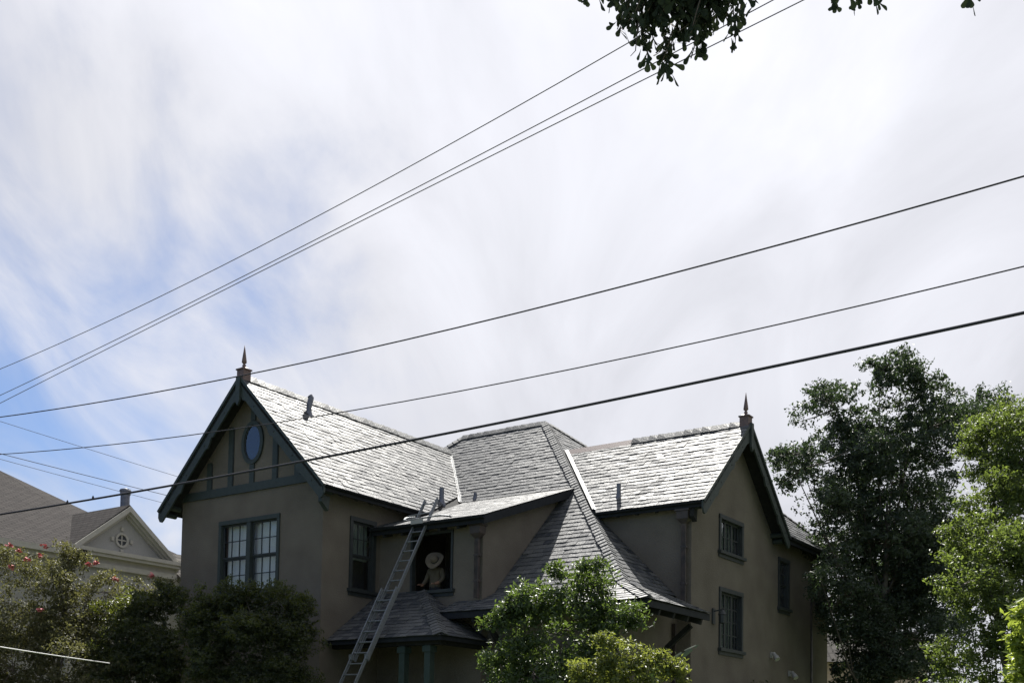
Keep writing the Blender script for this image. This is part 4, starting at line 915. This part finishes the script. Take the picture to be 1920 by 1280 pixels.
sprig=[(4.59,10.00,2.61,0.09,0.14,0.19),(4.65,10.00,2.80,0.11,0.11,0.11),(4.60,10.00,2.34,0.12,0.14,0.16),(4.79,10.20,2.56,0.15,0.25,0.34),(4.65,10.00,2.03,0.19,0.24,0.29),(4.85,10.2,1.4,.3,.3,.5),(5.05,10.1,2.3,.25,.25,.4)]
plant('young_tree','bright sunlit lime-green leafy sapling at the picture edge','sapling',(4.9,10.1,0),sprig,2200,.10,.42,'sprigleaf',.03,clump=6,sig=.07,hollow=.2,twigs=40)
plant('shrub','small dark shrub at the foot of the end wall','shrub',tuple(wor(8.0,8.2,0)),[tuple(wor(8.1,8.0,3.2))+(.35,.35,.35),tuple(wor(8.1,8.5,2.6))+(.5,.5,.6),tuple(wor(8.0,8.0,1.5))+(.6,.6,.8)],2600,.10,.5,'hedgeleaf',.04,twigs=20)
# banana plant
BN=tag(empty('banana_plant',(2.75,20.2,0)),'banana plant with one torn leaf arching over the bright shrub','plant')
def bleaf(base,tip,sag,wd,up,tears,name='leaf'):
    base=Vector(base);tip=Vector(tip); n=18; b=MB(); d=(tip-base); side=d.cross(Vector(up)).normalized(); V=[];F=[]
    for i in range(n+1):
        t=i/n; p=base.lerp(tip,t)+Vector((0,0,sag*4*t*(1-t))); w_=wd*math.sin(math.pi*min(1,.08+t*.93))**.7
        V+=[p+side*w_-Vector((0,0,.35*w_)),p,p-side*w_-Vector((0,0,.35*w_))]
    for i in range(n):
        for j in (0,1):
            if (i*2+j)%tears==0: continue
            a=3*i+j; F.append((a,a+1,a+4,a+3))
    b.add(V,F,.5); o=b.build(name,'banana',BN,smooth=True,fix=False); return o
L0=BN.location
bleaf(Vector((2.50,20,2.75))-L0,Vector((3.38,20,3.46))-L0,.08,.085,(.5,-.4,.8),5)
bleaf(Vector((2.55,20.1,2.6))-L0,Vector((2.56,20.05,3.42))-L0,.0,.07,(.2,-1,0),7)
bleaf(Vector((2.58,20.1,2.5))-L0,Vector((2.64,20.1,3.30))-L0,.0,.06,(-.3,-1,0),9)
b=MB(); b.tube([(0,0,0),(-.1,-.1,1.5),(-.22,-.15,2.8)],.09,8,.03); b.build('stem','banana',BN)

# ---- overhead street oak whose branch hangs into the picture
SO=tag(empty('street_tree',(6.6,3.2,0)),'overhanging tree branch with dark spatulate leaves above the wires','tree'); S0=SO.location
mb=MB(); trk=[(0,0,-.05),(-.1,.1,1.6),(-.25,.4,3.4),(-.6,.9,5.2),(-1.2,1.5,6.4)]; mb.tube(trk,.26,12,.16); mb.build('trunk','bark',SO,smooth=True)
limb=[Vector((-.6,.9,5.0)),Vector((-2.4,2.0,6.5)),Vector((-4.0,2.9,6.9)),Vector((-5.3,3.3,6.85)),Vector((-6.2,3.4,6.7))]
mb=MB(); mb.tube(limb,.11,8,.03); mb.tube([limb[2],Vector((-4.3,3.3,6.7)),Vector((-4.6,3.35,6.35))],.03,6,.008); mb.build('limb','bark',SO,smooth=True)
lm=bpy.data.meshes.new('leaf')
# spatulate leaf: narrow stalk, broad rounded end, along -Z, unit length
pr=[(0,.015),(.15,.03),(.35,.07),(.55,.12),(.72,.19),(.86,.21),(.95,.15),(1.0,.04)]
V=[];F=[]
for t,wv in pr: V+= [(-wv,.25*wv+.04*t*t,-t),(0,.04*t*t,-t),(wv,.25*wv+.04*t*t,-t)]
for i in range(len(pr)-1):
    for j in (0,1): a=3*i+j; F.append((a,a+1,a+4,a+3))
lm.from_pydata(V,[],F); lm.materials.append(M['branchleaf']); at=lm.attributes.new('tone','FLOAT','POINT'); at.data.foreach_set('value',[.5]*len(V))
Vn=np.array(V)
leaves=[]   # (world pos of stalk base, direction, length)
def sprigs(x,y,z,n,down=1.0,spread=.55,ln=.085):
    base=Vector((x,y,z))
    for i in range(n):
        d=Vector((random.gauss(0,spread),random.gauss(0,spread),-down*random.uniform(.5,1.2))).normalized()
        leaves.append((base+Vector((random.gauss(0,.012),random.gauss(0,.012),random.uniform(-.01,.06))),d,ln*random.uniform(.7,1.2)))
def twig(p,q,k):
    p=Vector(p);q=Vector(q); m_=p.lerp(q,.5)+Vector((random.gauss(0,.03),random.gauss(0,.03),.03)); b=MB(); b.tube([p-S0,m_-S0,q-S0],.006,5,.003); b.build('twig','bark',SO,smooth=True)
    for i in range(k):
        t=.25+.75*i/max(1,k-1); c=p.lerp(q,t); sprigs(c.x,c.y,c.z,random.randint(5,7))
# hanging twigs (tips listed in metres)
random.seed(5)
tips=[(.43,6.12),(.58,5.93),(.66,5.86),(.76,6.0),(.80,5.86),(.88,5.78),(.95,5.90),(1.02,5.84),(1.08,5.86),(1.16,5.93),(1.24,5.98),(1.33,5.95),(1.38,6.05),(.70,6.08),(.92,6.06),(1.0,6.02),(1.12,6.05),(.62,6.06),(.84,6.10),(1.22,6.08),(1.30,6.10),(1.06,5.95),(1.10,6.12),(.98,6.12),(.73,5.94),(.60,5.90),(.64,5.96),(.90,5.72),(.86,5.74),(.78,5.80),(1.05,5.80),(1.00,5.78),(1.34,5.90),(1.30,5.93),(.56,6.02),(1.10,5.90),(.82,5.92),(.96,5.96)]
for i,(x,z) in enumerate(tips):
    y=6.5+random.gauss(0,.12); twig((x+random.gauss(.1,.08),y+.05,z+.34+random.uniform(0,.15)),(x,y,z+.055),4 if z<6.1 else 3)
for x,z in ((1.88,6.09),(1.95,6.08),(2.02,6.075),(2.10,6.085),(2.16,6.10),(.38,6.11),(.44,6.09),(2.72,6.12)):
    y=6.5+random.gauss(0,.05); twig((x+.05,y,z+.35),(x,y,z+.05),3)
# dense upper masses above the frame edge
for i in range(150):
    x=random.gauss(.98,.19); z=random.uniform(6.02+.9*(x-.98)**2,6.4) if .66<x<1.34 else random.uniform(6.12,6.5); y=6.5+random.gauss(0,.10); sprigs(x,y,z,6,ln=.09)
for i in range(110): sprigs(random.uniform(-.2,4.2),6.4+random.gauss(-.2,.2),random.uniform(6.5,7.1),6)
tw=MB(); tw.tube([Vector((.70,6.5,5.98))-S0,Vector((.685,6.5,5.80))-S0,Vector((.655,6.5,5.765))-S0],.004,4,.002)
tw.build('twig','bark',SO,smooth=True)
def inframe(p):
    q=p-CAM; d=q.dot(_f); v=1280-2080*q.dot(cu)/d; return v>-25
leaves.sort(key=lambda l:(not inframe(l[0]+l[1]*l[2]),random.random()))
allv=[];allf=[];cnt=0
for i,(p,d,ln) in enumerate(leaves):
    q=(-d).to_track_quat('Z','Y').to_matrix()@Matrix.Rotation(random.uniform(0,6.28),3,'Z')
    if i<300:
        o=bpy.data.objects.new('leaf',lm); COL.objects.link(o); o.parent=SO; o.location=p-S0; o.rotation_euler=q.to_euler(); o.scale=(ln,)*3
    else:
        mm=np.array(q)*ln; allv.append(Vn@mm.T+np.array(p-S0)); allf+=[tuple(cnt+k for k in f) for f in F]; cnt+=len(Vn)
if allv:
    me=bpy.data.meshes.new('leaf_mass'); me.from_pydata(np.concatenate(allv).tolist(),[],allf); me.materials.append(M['branchleaf'])
    at=me.attributes.new('tone','FLOAT','POINT'); at.data.foreach_set('value',rng.random(len(me.vertices)).astype(np.float32))
    o=bpy.data.objects.new('leaf_mass',me); COL.objects.link(o); o.parent=SO; o['kind']='stuff'
